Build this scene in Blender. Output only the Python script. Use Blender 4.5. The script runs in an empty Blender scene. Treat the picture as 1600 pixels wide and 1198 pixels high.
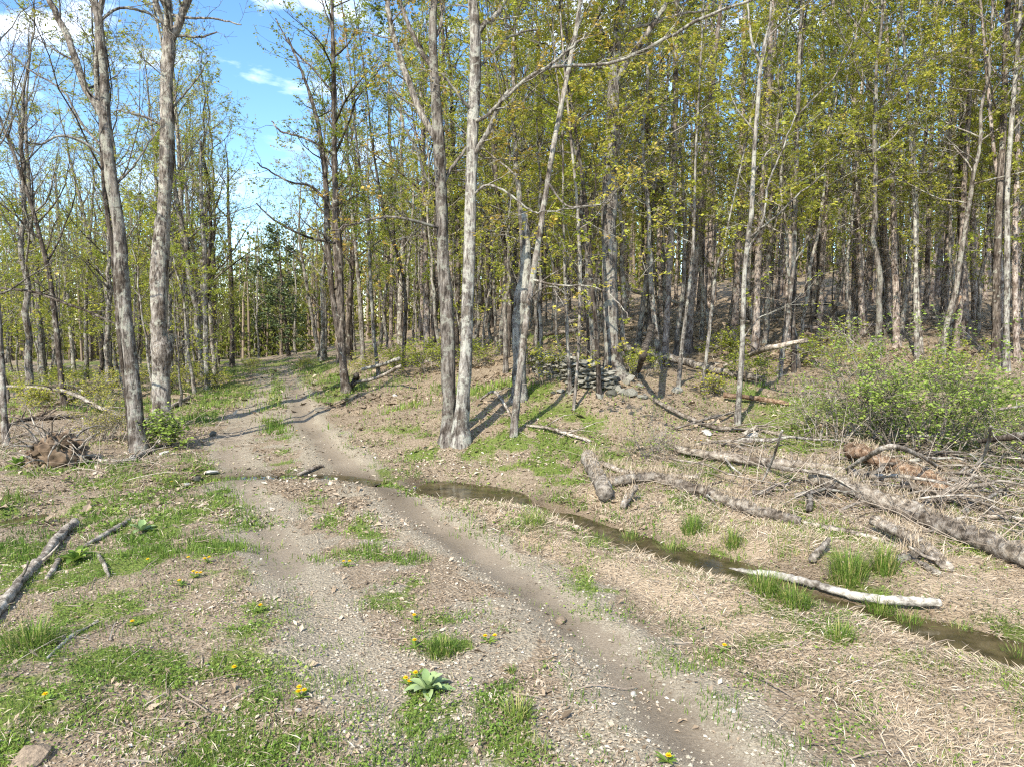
import bpy, bmesh, math, random
import numpy as np
from mathutils import Vector

R = math.radians
rng = np.random.default_rng(11)
random.seed(5)
SC = bpy.context.scene
COL = SC.collection

# ------------------------------------------------------------------ camera
CAM_H, PITCH, FPX, CX, CY = 2.4, R(4.7), 1081.0, 800.0, 599.0
cam_d = bpy.data.cameras.new('camera')
cam = bpy.data.objects.new('camera', cam_d)
COL.objects.link(cam)
cam.location = (0, 0, CAM_H)
cam.rotation_euler = (R(90) - PITCH, 0, 0)
cam_d.sensor_width = 36
cam_d.sensor_fit = 'HORIZONTAL'
cam_d.lens = 36 * FPX / 1600
cam_d.clip_end = 2000
SC.camera = cam

# ------------------------------------------------------------------ light
SUN_EL, SUN_ROT = R(43), R(209)          # sun behind the left shoulder
SKY_STRENGTH, SUN_STRENGTH, EXPOSURE = 0.15, 3.2, 1.42
SUNV = Vector((math.sin(SUN_ROT) * math.cos(SUN_EL), math.cos(SUN_ROT) * math.cos(SUN_EL), math.sin(SUN_EL)))
sun_d = bpy.data.lights.new('sun', 'SUN')
sun_d.energy = SUN_STRENGTH
sun_d.angle = R(0.53)
sun_d.color = (1.0, 0.93, 0.80)
sun = bpy.data.objects.new('sun', sun_d)
COL.objects.link(sun)
sun.rotation_euler = SUNV.to_track_quat('Z', 'Y').to_euler()
sun.location = (-30, -30, 60)

world = bpy.data.worlds.new('World')
SC.world = world
world.use_nodes = True
wn, wl = world.node_tree.nodes, world.node_tree.links
wn.clear()
sky = wn.new('ShaderNodeTexSky')
sky.sky_type = 'NISHITA'
sky.sun_disc = False
sky.sun_elevation = SUN_EL
sky.sun_rotation = SUN_ROT
sky.air_density = 1.0
sky.dust_density = 0.4
sky.ozone_density = 2.0
tc = wn.new('ShaderNodeTexCoord')
sep = wn.new('ShaderNodeSeparateXYZ')
wl.new(tc.outputs['Generated'], sep.inputs[0])
mp = wn.new('ShaderNodeMapping')
mp.inputs['Scale'].default_value = (3.2, 3.2, 9.0)
mp.inputs['Location'].default_value = (0.35, 0.0, 0.2)
wl.new(tc.outputs['Generated'], mp.inputs['Vector'])
nz = wn.new('ShaderNodeTexNoise')
nz.inputs['Scale'].default_value = 1.25
nz.inputs['Detail'].default_value = 9
nz.inputs['Roughness'].default_value = 0.56
nz.inputs['Distortion'].default_value = 0.25
wl.new(mp.outputs[0], nz.inputs['Vector'])
cr = wn.new('ShaderNodeValToRGB')
cr.color_ramp.elements[0].position = 0.51
cr.color_ramp.elements[1].position = 0.70
wl.new(nz.outputs['Fac'], cr.inputs[0])
mixc = wn.new('ShaderNodeMix')
mixc.data_type = 'RGBA'
mixc.inputs[7].default_value = (7.4, 7.7, 8.2, 1)
mre = wn.new('ShaderNodeMapRange')      # the clouds ride high, the lower sky is clear
mre.interpolation_type = 'SMOOTHSTEP'
mre.inputs[1].default_value = 0.12
mre.inputs[2].default_value = 0.36
mre.inputs[3].default_value = 0.12
wl.new(sep.outputs[2], mre.inputs[0])
mcl = wn.new('ShaderNodeMath')
mcl.operation = 'MULTIPLY'
wl.new(cr.outputs[0], mcl.inputs[0])
wl.new(mre.outputs[0], mcl.inputs[1])
wl.new(mcl.outputs[0], mixc.inputs[0])
hsv = wn.new('ShaderNodeHueSaturation')
hsv.inputs['Saturation'].default_value = 1.2
hsv.inputs['Value'].default_value = 0.80
wl.new(sky.outputs[0], hsv.inputs['Color'])
wl.new(hsv.outputs[0], mixc.inputs[6])
bg = wn.new('ShaderNodeBackground')
bg.inputs['Strength'].default_value = SKY_STRENGTH
wl.new(mixc.outputs[2], bg.inputs[0])
wo = wn.new('ShaderNodeOutputWorld')
wl.new(bg.outputs[0], wo.inputs[0])

SC.view_settings.view_transform = 'Standard'
SC.view_settings.look = 'None'
SC.view_settings.exposure = EXPOSURE
SC.view_settings.gamma = 1
SC.view_settings.use_curve_mapping = False
SC.render.engine = 'CYCLES'
SC.cycles.max_bounces = 5
SC.cycles.diffuse_bounces = 3
SC.cycles.glossy_bounces = 2
SC.cycles.transmission_bounces = 3
SC.cycles.caustics_reflective = False
SC.cycles.caustics_refractive = False
SC.cycles.use_denoising = False
SC.cycles.filter_width = 1.2

# ------------------------------------------------------------------ maths helpers
FWD = np.array([0, math.cos(PITCH), -math.sin(PITCH)])
UPV = np.array([0, math.sin(PITCH), math.cos(PITCH)])
RGT = np.array([1.0, 0, 0])
CAMP = np.array([0, 0, CAM_H])


def ray(px, py):
    px, py = np.asarray(px, float), np.asarray(py, float)
    return FWD + ((px - CX) / FPX)[..., None] * RGT + ((CY - py) / FPX)[..., None] * UPV


def at(px, py, depth):
    return CAMP + np.asarray(depth)[..., None] * ray(px, py)


def project(p):
    q = np.asarray(p) - CAMP
    d = q @ FWD
    return CX + FPX * (q @ RGT) / d, CY - FPX * (q @ UPV) / d, d


def _hash(ix, iy, seed):
    h = (ix.astype(np.int64) * 374761393 + iy.astype(np.int64) * 668265263 + seed * 1442695041) & 0x7fffffff
    h = ((h ^ (h >> 13)) * 1274126177) & 0x7fffffff
    return ((h ^ (h >> 16)) & 0xffff) / 65535.0


def vnoise(x, y, seed=0):
    ix, iy = np.floor(x), np.floor(y)
    fx, fy = x - ix, y - iy
    fx, fy = fx * fx * (3 - 2 * fx), fy * fy * (3 - 2 * fy)
    a, b = _hash(ix, iy, seed), _hash(ix + 1, iy, seed)
    c, d = _hash(ix, iy + 1, seed), _hash(ix + 1, iy + 1, seed)
    return (a * (1 - fx) + b * fx) * (1 - fy) + (c * (1 - fx) + d * fx) * fy


def fnoise(x, y, seed=0, octv=4):
    s, a, t = 0, 1.0, 0
    for o in range(octv):
        s = s + a * vnoise(x * 2 ** o + 13.7 * o, y * 2 ** o - 7.1 * o, seed + o)
        t += a
        a *= 0.55
    return s / t


def sstep(a, b, x):
    t = np.clip((x - a) / (b - a), 0, 1)
    return t * t * (3 - 2 * t)


def unit(v):
    return v / (np.linalg.norm(v, axis=-1, keepdims=True) + 1e-9)


# ------------------------------------------------------------------ terrain height
CTRL = [(x, y, 0) for x in (-8, -4, 0, 4) for y in (-4, 2, 6)] + [
    (8, -4, 0), (8, 2, 0.05), (-8, 10, 0), (-4.5, 11, 0), (-8, 14, .02), (-12, 20, 0), (-20, 30, -.1), (-30, 30, -.4),
    (-16, 47, 0), (-8.5, 26, 0.05), (-12, 36, .05), (-40, 60, -.6), (-24, 70, -.7), (-60, 100, -2), (-90, 60, -2), (-30, 8, -.2), (-14, 8, -.05),
    (-1.6, 11, 0), (0, 9.8, 0), (1.5, 7.9, 0), (2.5, 6.8, 0), (3.5, 5.7, 0.02), (4.6, 4.8, .05),
    (3.9, 8.4, .12), (5.8, 8.4, .18), (8.4, 11.4, .42), (1.2, 11, .22), (-3.2, 12.5, .08), (-1.05, 12.6, .3), (-3.6, 16.5, .15), (-2.4, 14.8, .55),
    (-.3, 16, 1.0), (2.1, 14.6, 1.35), (.3, 14, .85), (4.2, 13, .62), (7.7, 13, .72), (11.9, 17, 1.42), (11, 19, 1.55), (6.6, 17, 1.2), (4, 18, 1.4),
    (17.6, 38, 3.5), (3.5, 38, 3.3), (28, 38, 3.7), (-5.5, 30, 1.0), (-5.8, 24, .65), (-9, 46, .9), (0, 60, 4.0), (30, 70, 7.5), (60, 60, 8.5), (-10, 90, 3),
    (40, 110, 11), (100, 110, 13), (120, 30, 9), (40, 10, 2.2), (15, 5, .5), (100, -20, 5), (-90, -20, -1), (0, -30, 0), (20, -20, .5), (-20, -20, 0),
    (0, 160, 9), (-120, 160, -1), (120, 180, 16), (-40, 180, 2)]
CTRL = np.array(CTRL, float)


def _tps(r2):
    return 0.5 * r2 * np.log(r2 + 1e-9)


_n = len(CTRL)
_r2 = ((CTRL[:, None, :2] - CTRL[None, :, :2]) ** 2).sum(-1)
_A = np.zeros((_n + 3, _n + 3))
_A[:_n, :_n] = _tps(_r2) + np.eye(_n) * 1.0
_A[:_n, _n] = 1
_A[:_n, _n + 1:] = CTRL[:, :2]
_A[_n:, :_n] = _A[:_n, _n:].T
_S = np.linalg.solve(_A, np.concatenate([CTRL[:, 2], np.zeros(3)]))


def base_h(x, y):
    x, y = np.broadcast_arrays(np.asarray(x, float), np.asarray(y, float))
    z = _S[_n] + _S[_n + 1] * x + _S[_n + 2] * y
    for k in range(_n):
        z = z + _S[k] * _tps((x - CTRL[k, 0]) ** 2 + (y - CTRL[k, 1]) ** 2)
    return np.clip(z, -4, 20)


def ground_hit(px, py, hf):
    px, py = np.atleast_1d(np.asarray(px, float)), np.atleast_1d(np.asarray(py, float))
    d = ray(px, py)
    lo = np.full(px.shape, 2.0)
    hit = np.full(px.shape, np.nan)
    prev = lo.copy()
    for t in np.geomspace(2.0, 140, 130):
        p = CAMP + t * d
        below = (p[..., 2] < hf(p[..., 0], p[..., 1])) & np.isnan(hit)
        hit = np.where(below, (prev + t) / 2, hit)
        lo = np.where(below, prev, lo)
        prev = np.full(px.shape, t)
    a, b = hit * 0.985, hit * 1.015
    for _ in range(12):
        m = (a + b) / 2
        p = CAMP + m[..., None] * d
        under = p[..., 2] < hf(p[..., 0], p[..., 1])
        b = np.where(under, m, b)
        a = np.where(under, a, m)
    m = np.where(np.isnan(hit), 120, (a + b) / 2)
    return CAMP + m[..., None] * d


def seg_dist(x, y, pl):
    """distance to polyline pl and parameter 0..1 along it"""
    best = np.full(np.shape(x), 1e9)
    bt = np.zeros(np.shape(x))
    L = np.concatenate([[0], np.cumsum(np.linalg.norm(np.diff(pl, axis=0), axis=1))])
    for i in range(len(pl) - 1):
        a, b = pl[i], pl[i + 1]
        ab = b - a
        t = np.clip(((x - a[0]) * ab[0] + (y - a[1]) * ab[1]) / (ab @ ab + 1e-9), 0, 1)
        d = np.hypot(x - a[0] - t * ab[0], y - a[1] - t * ab[1])
        m = d < best
        best = np.where(m, d, best)
        bt = np.where(m, (L[i] + t * (L[i + 1] - L[i])) / L[-1], bt)
    return best, bt


def pxline(pts, hf=base_h):
    p = np.array(pts, float)
    return ground_hit(p[:, 0], p[:, 1], hf)[:, :2]


def smooth_line(pl, n=60):
    """Catmull-Rom resample of any-dimensional polyline"""
    pl = np.asarray(pl, float)
    P = np.vstack([2 * pl[0] - pl[1], pl, 2 * pl[-1] - pl[-2]])
    t = np.linspace(0, len(pl) - 1 - 1e-6, n)
    i = t.astype(int)
    f = (t - i)[:, None]
    p0, p1, p2, p3 = P[i], P[i + 1], P[i + 2], P[i + 3]
    return 0.5 * (2 * p1 + (p2 - p0) * f + (2 * p0 - 5 * p1 + 4 * p2 - p3) * f ** 2 + (3 * p1 - p0 - 3 * p2 + p3) * f ** 3)


RUT_R = smooth_line(pxline([(1330, 1330), (1135, 1190), (960, 1030), (810, 905), (640, 795), (560, 740), (505, 690), (472, 640), (458, 605), (442, 575)]), 60)
RUT_L = smooth_line(pxline([(760, 1330), (640, 1150), (520, 990), (440, 870), (400, 790), (365, 735), (358, 690), (388, 640), (412, 605), (416, 576)]), 60)
ROAD_C = (RUT_R + RUT_L) / 2
DITCH = smooth_line(pxline([(640, 750), (720, 757), (800, 772), (900, 800), (1000, 843), (1100, 868), (1200, 893), (1330, 930), (1450, 965), (1530, 985), (1700, 1030)]), 60)
CROSS = smooth_line(pxline([(285, 755), (340, 742), (420, 738), (500, 737), (560, 744), (600, 752)]), 30)
LPOOL = smooth_line(pxline([(-60, 815), (0, 808), (40, 800), (75, 795)]), 12)
WATER_Z = -0.10


def height_exact(x, y):
    x, y = np.asarray(x, float), np.asarray(y, float)
    z = base_h(x, y)
    near = np.exp(-np.clip(y - 10, 0, None) / 25.0)
    dr, _ = seg_dist(x, y, RUT_R)
    dl, _ = seg_dist(x, y, RUT_L)
    dc, _ = seg_dist(x, y, ROAD_C)
    road = sstep(1.5, 0.9, dc)
    n = fnoise(x * 0.9, y * 0.9, 3, 4) - 0.5
    nf = fnoise(x * 3.4, y * 3.4, 9, 2) - 0.5
    z = z + n * (0.30 - 0.25 * road) * np.clip(0.4 + 0.04 * y, 0.4, 1.6) + nf * (0.05 - 0.02 * road)
    z = z - (0.04 + .05 * fnoise(x * 1.4, y * 1.4, 29, 3)) * np.exp(-(dr / 0.2) ** 2) - 0.03 * np.exp(-(dl / 0.2) ** 2) + 0.02 * np.exp(-((dr - 0.4) / 0.15) ** 2)
    dd, dt = seg_dist(x, y, DITCH)
    w = 0.36 + .34 * sstep(.32, .12, dt) + 0.22 * (fnoise(x * 1.3, y * 1.3, 14, 3) - .5)
    keep = np.exp(-(dd / (w * 1.9)) ** 2)
    z = z * (1 - keep) + keep * 0.0
    dep = np.interp(dt, [0, .04, .2, .27, .44, .52, .68, .73, .84, .9, 1], [.05, .24, .24, .10, .13, .25, .25, .11, .11, .24, .24])
    z = z - (dep + .05 * (fnoise(x * 3, y * 3, 12, 2) - .5)) * np.exp(-(dd / w) ** 2)
    z = z + 0.05 * np.exp(-((dd - 0.85) / 0.3) ** 2)
    dx, xt = seg_dist(x, y, CROSS)
    keep = np.exp(-(dx / 0.55) ** 2)
    z = z * (1 - keep) - keep * 0.02 - 0.105 * np.exp(-(dx / (.25 + .2 * (fnoise(x * 1.5, y * 1.5, 16, 2) - .5))) ** 2)
    dp, _ = seg_dist(x, y, LPOOL)
    z = z * (1 - np.exp(-(dp / .5) ** 2)) - 0.2 * np.exp(-(dp / 0.35) ** 2)
    return z


GA, GNX = 2.0, 600
GTM = math.asinh(240 / GA)
GXS = GA * np.sinh(np.linspace(-GTM, GTM, GNX))
GYS = np.concatenate([np.linspace(-60, -4, 12), np.linspace(-3, 2.6, 30), np.geomspace(2.7, 300, 370)])
GX, GY = np.meshgrid(GXS, GYS)
GZ = height_exact(GX, GY)


def grid_sample(A, x, y):
    x, y = np.asarray(x, float), np.asarray(y, float)
    u = (np.arcsinh(x / GA) + GTM) / (2 * GTM) * (GNX - 1)
    i = np.clip(np.floor(u).astype(int), 0, GNX - 2)
    j = np.clip(np.searchsorted(GYS, y) - 1, 0, len(GYS) - 2)
    fx = np.clip((x - GXS[i]) / (GXS[i + 1] - GXS[i]), 0, 1)
    fy = np.clip((y - GYS[j]) / (GYS[j + 1] - GYS[j]), 0, 1)
    return (A[j, i] * (1 - fx) + A[j, i + 1] * fx) * (1 - fy) + (A[j + 1, i] * (1 - fx) + A[j + 1, i + 1] * fx) * fy


def height(x, y):
    return grid_sample(GZ, x, y)


def G(px, py):
    p = ground_hit(px, py, height)
    return p


# ------------------------------------------------------------------ mesh buffer
class Buf:
    def __init__(self):
        self.v, self.f3, self.f4, self.r = [], [], [], []
        self.n = 0

    def add(self, v, f4=None, f3=None, rnd=0.5):
        v = np.asarray(v, float).reshape(-1, 3)
        if f4 is not None and len(f4):
            self.f4.append(np.asarray(f4, int) + self.n)
        if f3 is not None and len(f3):
            self.f3.append(np.asarray(f3, int) + self.n)
        self.v.append(v)
        self.r.append(np.broadcast_to(np.asarray(rnd, float), (len(v),)))
        self.n += len(v)

    def mesh(self, name, smooth=True, origin=None):
        me = bpy.data.meshes.new(name)
        if not self.v:
            return me
        v = np.concatenate(self.v)
        if origin is not None:
            v = v - np.asarray(origin)
        f4 = np.concatenate(self.f4) if self.f4 else np.zeros((0, 4), int)
        f3 = np.concatenate(self.f3) if self.f3 else np.zeros((0, 3), int)
        nl = f4.size + f3.size
        npoly = len(f4) + len(f3)
        me.vertices.add(len(v))
        me.vertices.foreach_set('co', v.astype(np.float32).ravel())
        me.loops.add(nl)
        me.loops.foreach_set('vertex_index', np.concatenate([f4.ravel(), f3.ravel()]).astype(np.int32))
        me.polygons.add(npoly)
        me.polygons.foreach_set('loop_start', np.concatenate([np.arange(len(f4)) * 4, len(f4) * 4 + np.arange(len(f3)) * 3]).astype(np.int32))
        try:
            me.polygons.foreach_set('loop_total', np.concatenate([np.full(len(f4), 4), np.full(len(f3), 3)]).astype(np.int32))
        except Exception:
            pass
        me.polygons.foreach_set('use_smooth', np.full(npoly, smooth))
        at_ = me.attributes.new('rnd', 'FLOAT', 'POINT')
        at_.data.foreach_set('value', np.concatenate(self.r).astype(np.float32))
        me.update(calc_edges=True)
        return me

    def obj(self, name, mat, parent=None, smooth=True, origin=None, loc=None):
        me = self.mesh(name, smooth, origin)
        me.materials.append(mat)
        o = bpy.data.objects.new(name, me)
        COL.objects.link(o)
        if parent is not None:
            o.parent = parent
        if loc is not None:
            o.location = loc
        return o


def tag(o, label=None, cat=None, group=None, kind=None):
    if label:
        o['label'] = label
    if cat:
        o['category'] = cat
    if group:
        o['group'] = group
    if kind:
        o['kind'] = kind
    return o


def empty(name, loc, label, cat, group=None, rz=0):
    o = bpy.data.objects.new(name, None)
    o.empty_display_size = 0.2
    COL.objects.link(o)
    o.location = tuple(float(c) for c in loc)
    o.rotation_euler = (0, 0, rz)
    return tag(o, label, cat, group)


def mesh_obj(name, me, parent=None, loc=(0, 0, 0), rot=(0, 0, 0), sc=(1, 1, 1)):
    o = bpy.data.objects.new(name, me)
    COL.objects.link(o)
    o.parent = parent
    o.location, o.rotation_euler, o.scale = loc, rot, sc
    return o


def dup(root, loc, rz, sc, label=None, group=None):
    r = root.copy()
    COL.objects.link(r)
    r.location, r.rotation_euler, r.scale = tuple(float(c) for c in loc), (0, 0, rz), (sc, sc, sc)
    if label:
        r['label'] = label
    if group:
        r['group'] = group
    for ch in list(root.children):
        c = ch.copy()
        COL.objects.link(c)
        c.parent = r
        for g in ch.children:
            d = g.copy()
            COL.objects.link(d)
            d.parent = c
    return r


def tube(buf, pts, rad, sides=6, bump=0.0, cap=False, rnd=0.5, lrng=None, uneven=0.0):
    pts = np.asarray(pts, float)
    rad = np.broadcast_to(np.asarray(rad, float), (len(pts),))
    n = len(pts)
    T = np.gradient(pts, axis=0)
    T = unit(T)
    mean = unit(T.mean(0))
    ref = np.array([0, 0, 1.0]) if abs(mean[2]) < 0.8 else np.array([1.0, 0, 0])
    A = unit(np.cross(T, ref))
    B = np.cross(T, A)
    th = np.arange(sides) / sides * 2 * math.pi
    r = np.repeat(rad[:, None], sides, 1)
    if bump:
        g = lrng or rng
        s = np.concatenate([[0], np.cumsum(np.linalg.norm(np.diff(pts, axis=0), axis=1))])[:, None]
        k = np.zeros((n, sides))
        for m, q, a in ((1, 1.1, .8), (2, 2.3, .7), (3, 1.7, .6), (1, 5.0, .6), (4, 3.5, .45), (5, 9.0, .35), (3, 13.0, .35)):
            k += a * np.sin(m * th[None, :] + q * s * g.uniform(.7, 1.3) / max(rad.max(), .03) * .22 + g.uniform(0, 6.28))
        r = r * (1 + bump * k * .4 + g.normal(0, bump * .35, (n, sides)))
    V = pts[:, None, :] + r[..., None] * (np.cos(th)[None, :, None] * A[:, None, :] + np.sin(th)[None, :, None] * B[:, None, :])
    idx = np.arange(n * sides).reshape(n, sides)
    a, b = idx[:-1], idx[1:]
    f4 = np.stack([a, np.roll(a, -1, 1), np.roll(b, -1, 1), b], -1).reshape(-1, 4)
    V = V.reshape(-1, 3)
    f3 = None
    if cap:
        V = np.vstack([V, pts[0], pts[-1]])
        c0, c1 = n * sides, n * sides + 1
        j = np.arange(sides)
        f3 = np.vstack([np.stack([np.full(sides, c0), np.roll(j, -1), j], -1), np.stack([np.full(sides, c1), idx[-1], np.roll(idx[-1], -1)], -1)])
    buf.add(V, f4, f3, rnd)


def diamonds(buf, o, d, s, l, w, rnd, bend=None):
    """leaf quads: base o, direction d, side s, length l, width w"""
    o, d, s = np.asarray(o), np.asarray(d), np.asarray(s)
    l, w = np.asarray(l)[:, None], np.asarray(w)[:, None]
    n = len(o)
    b = 0 if bend is None else bend
    V = np.stack([o, o + d * l * .45 + s * w * .5 + b, o + d * l, o + d * l * .45 - s * w * .5 + b], 1).reshape(-1, 3)
    f = np.arange(n * 4).reshape(n, 4)
    buf.add(V, f, None, np.repeat(rnd, 4))


def rand_unit(n, g=None):
    g = g or rng
    return unit(g.normal(0, 1, (n, 3)))


# ------------------------------------------------------------------ materials
def newmat(name):
    m = bpy.data.materials.new(name)
    m.use_nodes = True
    nt = m.node_tree
    nt.nodes.clear()
    out = nt.nodes.new('ShaderNodeOutputMaterial')
    return m, nt, nt.nodes, nt.links, out


def ramp(nd, stops):
    r = nd.new('ShaderNodeValToRGB')
    e = r.color_ramp.elements
    while len(e) < len(stops):
        e.new(0.5)
    for k, (p, c) in enumerate(stops):
        e[k].position = p
        e[k].color = (*c, 1)
    return r


def bits_mat(name, stops, transl=0.0, rough=0.8, obj_var=0.0, spec=0.2, nscale=0):
    """small pieces: colour by the per-piece random attribute"""
    m, nt, nd, lk, out = newmat(name)
    a = nd.new('ShaderNodeAttribute')
    a.attribute_name = 'rnd'
    r = ramp(nd, stops)
    src = a.outputs['Fac']
    if obj_var:
        oi = nd.new('ShaderNodeObjectInfo')
        mr = nd.new('ShaderNodeMath')
        mr.operation = 'MULTIPLY_ADD'
        lk.new(oi.outputs['Random'], mr.inputs[0])
        mr.inputs[1].default_value = obj_var
        mr.inputs[2].default_value = -obj_var / 2
        ad = nd.new('ShaderNodeMath')
        ad.operation = 'ADD'
        lk.new(a.outputs['Fac'], ad.inputs[0])
        lk.new(mr.outputs[0], ad.inputs[1])
        src = ad.outputs[0]
    lk.new(src, r.inputs[0])
    p = nd.new('ShaderNodeBsdfPrincipled')
    p.inputs['Roughness'].default_value = rough
    p.inputs['Specular IOR Level'].default_value = spec
    lk.new(r.outputs[0], p.inputs['Base Color'])
    if nscale:
        tcn = nd.new('ShaderNodeTexCoord')
        n = nd.new('ShaderNodeTexNoise')
        n.inputs['Scale'].default_value = nscale
        n.inputs['Detail'].default_value = 6
        lk.new(tcn.outputs['Object'], n.inputs['Vector'])
        mx = nd.new('ShaderNodeMix')
        mx.data_type = 'RGBA'
        mx.blend_type = 'OVERLAY'
        mx.inputs[0].default_value = 0.8
        lk.new(r.outputs[0], mx.inputs[6])
        lk.new(n.outputs['Fac'], mx.inputs[7])
        lk.new(mx.outputs[2], p.inputs['Base Color'])
        bp = nd.new('ShaderNodeBump')
        bp.inputs['Strength'].default_value = 0.6
        bp.inputs['Distance'].default_value = 0.02
        lk.new(n.outputs['Fac'], bp.inputs['Height'])
        lk.new(bp.outputs[0], p.inputs['Normal'])
    if transl:
        t = nd.new('ShaderNodeBsdfTranslucent')
        lk.new(r.outputs[0], t.inputs['Color'])
        ms = nd.new('ShaderNodeMixShader')
        ms.inputs[0].default_value = transl
        lk.new(p.outputs[0], ms.inputs[1])
        lk.new(t.outputs[0], ms.inputs[2])
        lk.new(ms.outputs[0], out.inputs[0])
    else:
        lk.new(p.outputs[0], out.inputs[0])
    return m


def bark_mat(name, dark, mid, light, lichen=0.0, lich_col=(.37, .365, .30), zs=0.18, scale=9.0, bump=0.9, objvar=0.25):
    m, nt, nd, lk, out = newmat(name)
    tcn = nd.new('ShaderNodeTexCoord')
    mpn = nd.new('ShaderNodeMapping')
    mpn.inputs['Scale'].default_value = (1, 1, zs)
    lk.new(tcn.outputs['Object'], mpn.inputs['Vector'])
    n1 = nd.new('ShaderNodeTexNoise')
    n1.inputs['Scale'].default_value = scale * 2.2
    n1.inputs['Detail'].default_value = 8
    n1.inputs['Roughness'].default_value = 0.68
    lk.new(mpn.outputs[0], n1.inputs['Vector'])
    r = ramp(nd, [(0.38, dark), (0.5, mid), (0.63, light)])
    lk.new(n1.outputs['Fac'], r.inputs[0])
    col = r.outputs[0]
    nl_ = nd.new('ShaderNodeTexNoise')
    nl_.inputs['Scale'].default_value = scale * .3
    nl_.inputs['Detail'].default_value = 5
    nl_.inputs['Roughness'].default_value = .65
    lk.new(tcn.outputs['Object'], nl_.inputs['Vector'])
    rl_ = ramp(nd, [(.38, (.40, .36, .32)), (.5, (1, 1, 1)), (.64, (1.35, 1.35, 1.3))])
    lk.new(nl_.outputs['Fac'], rl_.inputs[0])
    ml_ = nd.new('ShaderNodeMix')
    ml_.data_type = 'RGBA'
    ml_.blend_type = 'MULTIPLY'
    ml_.inputs[0].default_value = .9
    lk.new(col, ml_.inputs[6])
    lk.new(rl_.outputs[0], ml_.inputs[7])
    col = ml_.outputs[2]
    if lichen:
        n2 = nd.new('ShaderNodeTexNoise')
        n2.inputs['Scale'].default_value = scale * 0.55
        n2.inputs['Detail'].default_value = 7
        n2.inputs['Roughness'].default_value = 0.7
        lk.new(tcn.outputs['Object'], n2.inputs['Vector'])
        r2 = nd.new('ShaderNodeValToRGB')
        r2.color_ramp.elements[0].position = 0.60 - 0.16 * lichen
        r2.color_ramp.elements[1].position = 0.66 - 0.14 * lichen
        lk.new(n2.outputs['Fac'], r2.inputs[0])
        mx = nd.new('ShaderNodeMix')
        mx.data_type = 'RGBA'
        ml = nd.new('ShaderNodeMath')
        ml.operation = 'MULTIPLY'
        ml.inputs[1].default_value = 0.74
        lk.new(r2.outputs[0], ml.inputs[0])
        lk.new(ml.outputs[0], mx.inputs[0])
        lk.new(col, mx.inputs[6])
        mx.inputs[7].default_value = (*lich_col, 1)
        col = mx.outputs[2]
    if objvar:
        oi = nd.new('ShaderNodeObjectInfo')
        hs = nd.new('ShaderNodeHueSaturation')
        mr = nd.new('ShaderNodeMath')
        mr.operation = 'MULTIPLY_ADD'
        mr.inputs[1].default_value = objvar * 2
        mr.inputs[2].default_value = 1 - objvar
        lk.new(oi.outputs['Random'], mr.inputs[0])
        lk.new(mr.outputs[0], hs.inputs['Value'])
        lk.new(col, hs.inputs['Color'])
        col = hs.outputs[0]
    p = nd.new('ShaderNodeBsdfPrincipled')
    p.inputs['Roughness'].default_value = 0.95
    p.inputs['Specular IOR Level'].default_value = 0.1
    lk.new(col, p.inputs['Base Color'])
    bp = nd.new('ShaderNodeBump')
    bp.inputs['Strength'].default_value = bump
    bp.inputs['Distance'].default_value = 0.06
    lk.new(n1.outputs['Fac'], bp.inputs['Height'])
    lk.new(bp.outputs[0], p.inputs['Normal'])
    lk.new(p.outputs[0], out.inputs[0])
    return m


M = {}
M['bark_grey'] = bark_mat('bark_grey', (.05, .042, .036), (.18, .155, .132), (.34, .31, .275), lichen=.55)
M['bark_dark'] = bark_mat('bark_dark', (.03, .024, .02), (.095, .077, .063), (.20, .172, .145), lichen=.15)
M['bark_pale'] = bark_mat('bark_pale', (.06, .052, .044), (.19, .17, .15), (.34, .32, .285), lichen=.62, lich_col=(.39, .385, .325))
M['bark_pine'] = bark_mat('bark_pine', (.085, .066, .057), (.29, .235, .20), (.44, .385, .34), lichen=0.2, zs=.35)
M['dead'] = bark_mat('dead_wood', (.10, .085, .068), (.26, .225, .185), (.42, .38, .33), zs=1, scale=7, bump=.7)
M['silver'] = bark_mat('silver_wood', (.15, .135, .115), (.33, .305, .265), (.48, .455, .41), zs=1, scale=6, bump=.5)
M['rotten'] = bark_mat('rotten_wood', (.10, .06, .038), (.26, .17, .11), (.40, .31, .23), zs=1, scale=6, bump=.9)
M['log'] = bark_mat('log_bark', (.09, .074, .058), (.27, .225, .18), (.44, .395, .335), zs=1, scale=5, bump=1)
M['leaf_gold'] = bits_mat('spring_leaf_gold', [(0, (.22, .26, .04)), (.4, (.39, .42, .065)), (.78, (.54, .52, .09)), (1, (.58, .44, .11))], .52, .6, .5)
M['leaf_lime'] = bits_mat('spring_leaf_lime', [(0, (.18, .24, .035)), (.4, (.34, .40, .055)), (.8, (.49, .49, .075)), (1, (.56, .48, .09))], .52, .6, .5)
M['leaf_olive'] = bits_mat('spring_leaf_olive', [(0, (.16, .18, .035)), (.5, (.33, .32, .065)), (1, (.48, .42, .09))], .4, .6, .5)
M['leaf_rust'] = bits_mat('spring_leaf_rust', [(0, (.26, .21, .04)), (.5, (.47, .36, .065)), (1, (.58, .34, .10))], .4, .6, .5)
M['needle'] = bits_mat('pine_needles', [(0, (.05, .08, .035)), (.5, (.11, .15, .06)), (1, (.18, .22, .085))], .15, .6, .4)
M['shrub'] = bits_mat('shrub_leaf', [(0, (.17, .25, .045)), (.5, (.30, .40, .08)), (1, (.42, .48, .12))], .4, .6, .2)
M['litter'] = bits_mat('dry_leaf', [(0, (.095, .070, .045)), (.3, (.245, .182, .12)), (.6, (.395, .31, .22)), (.85, (.52, .445, .345)), (1, (.62, .57, .48))], .1, .75)
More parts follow.
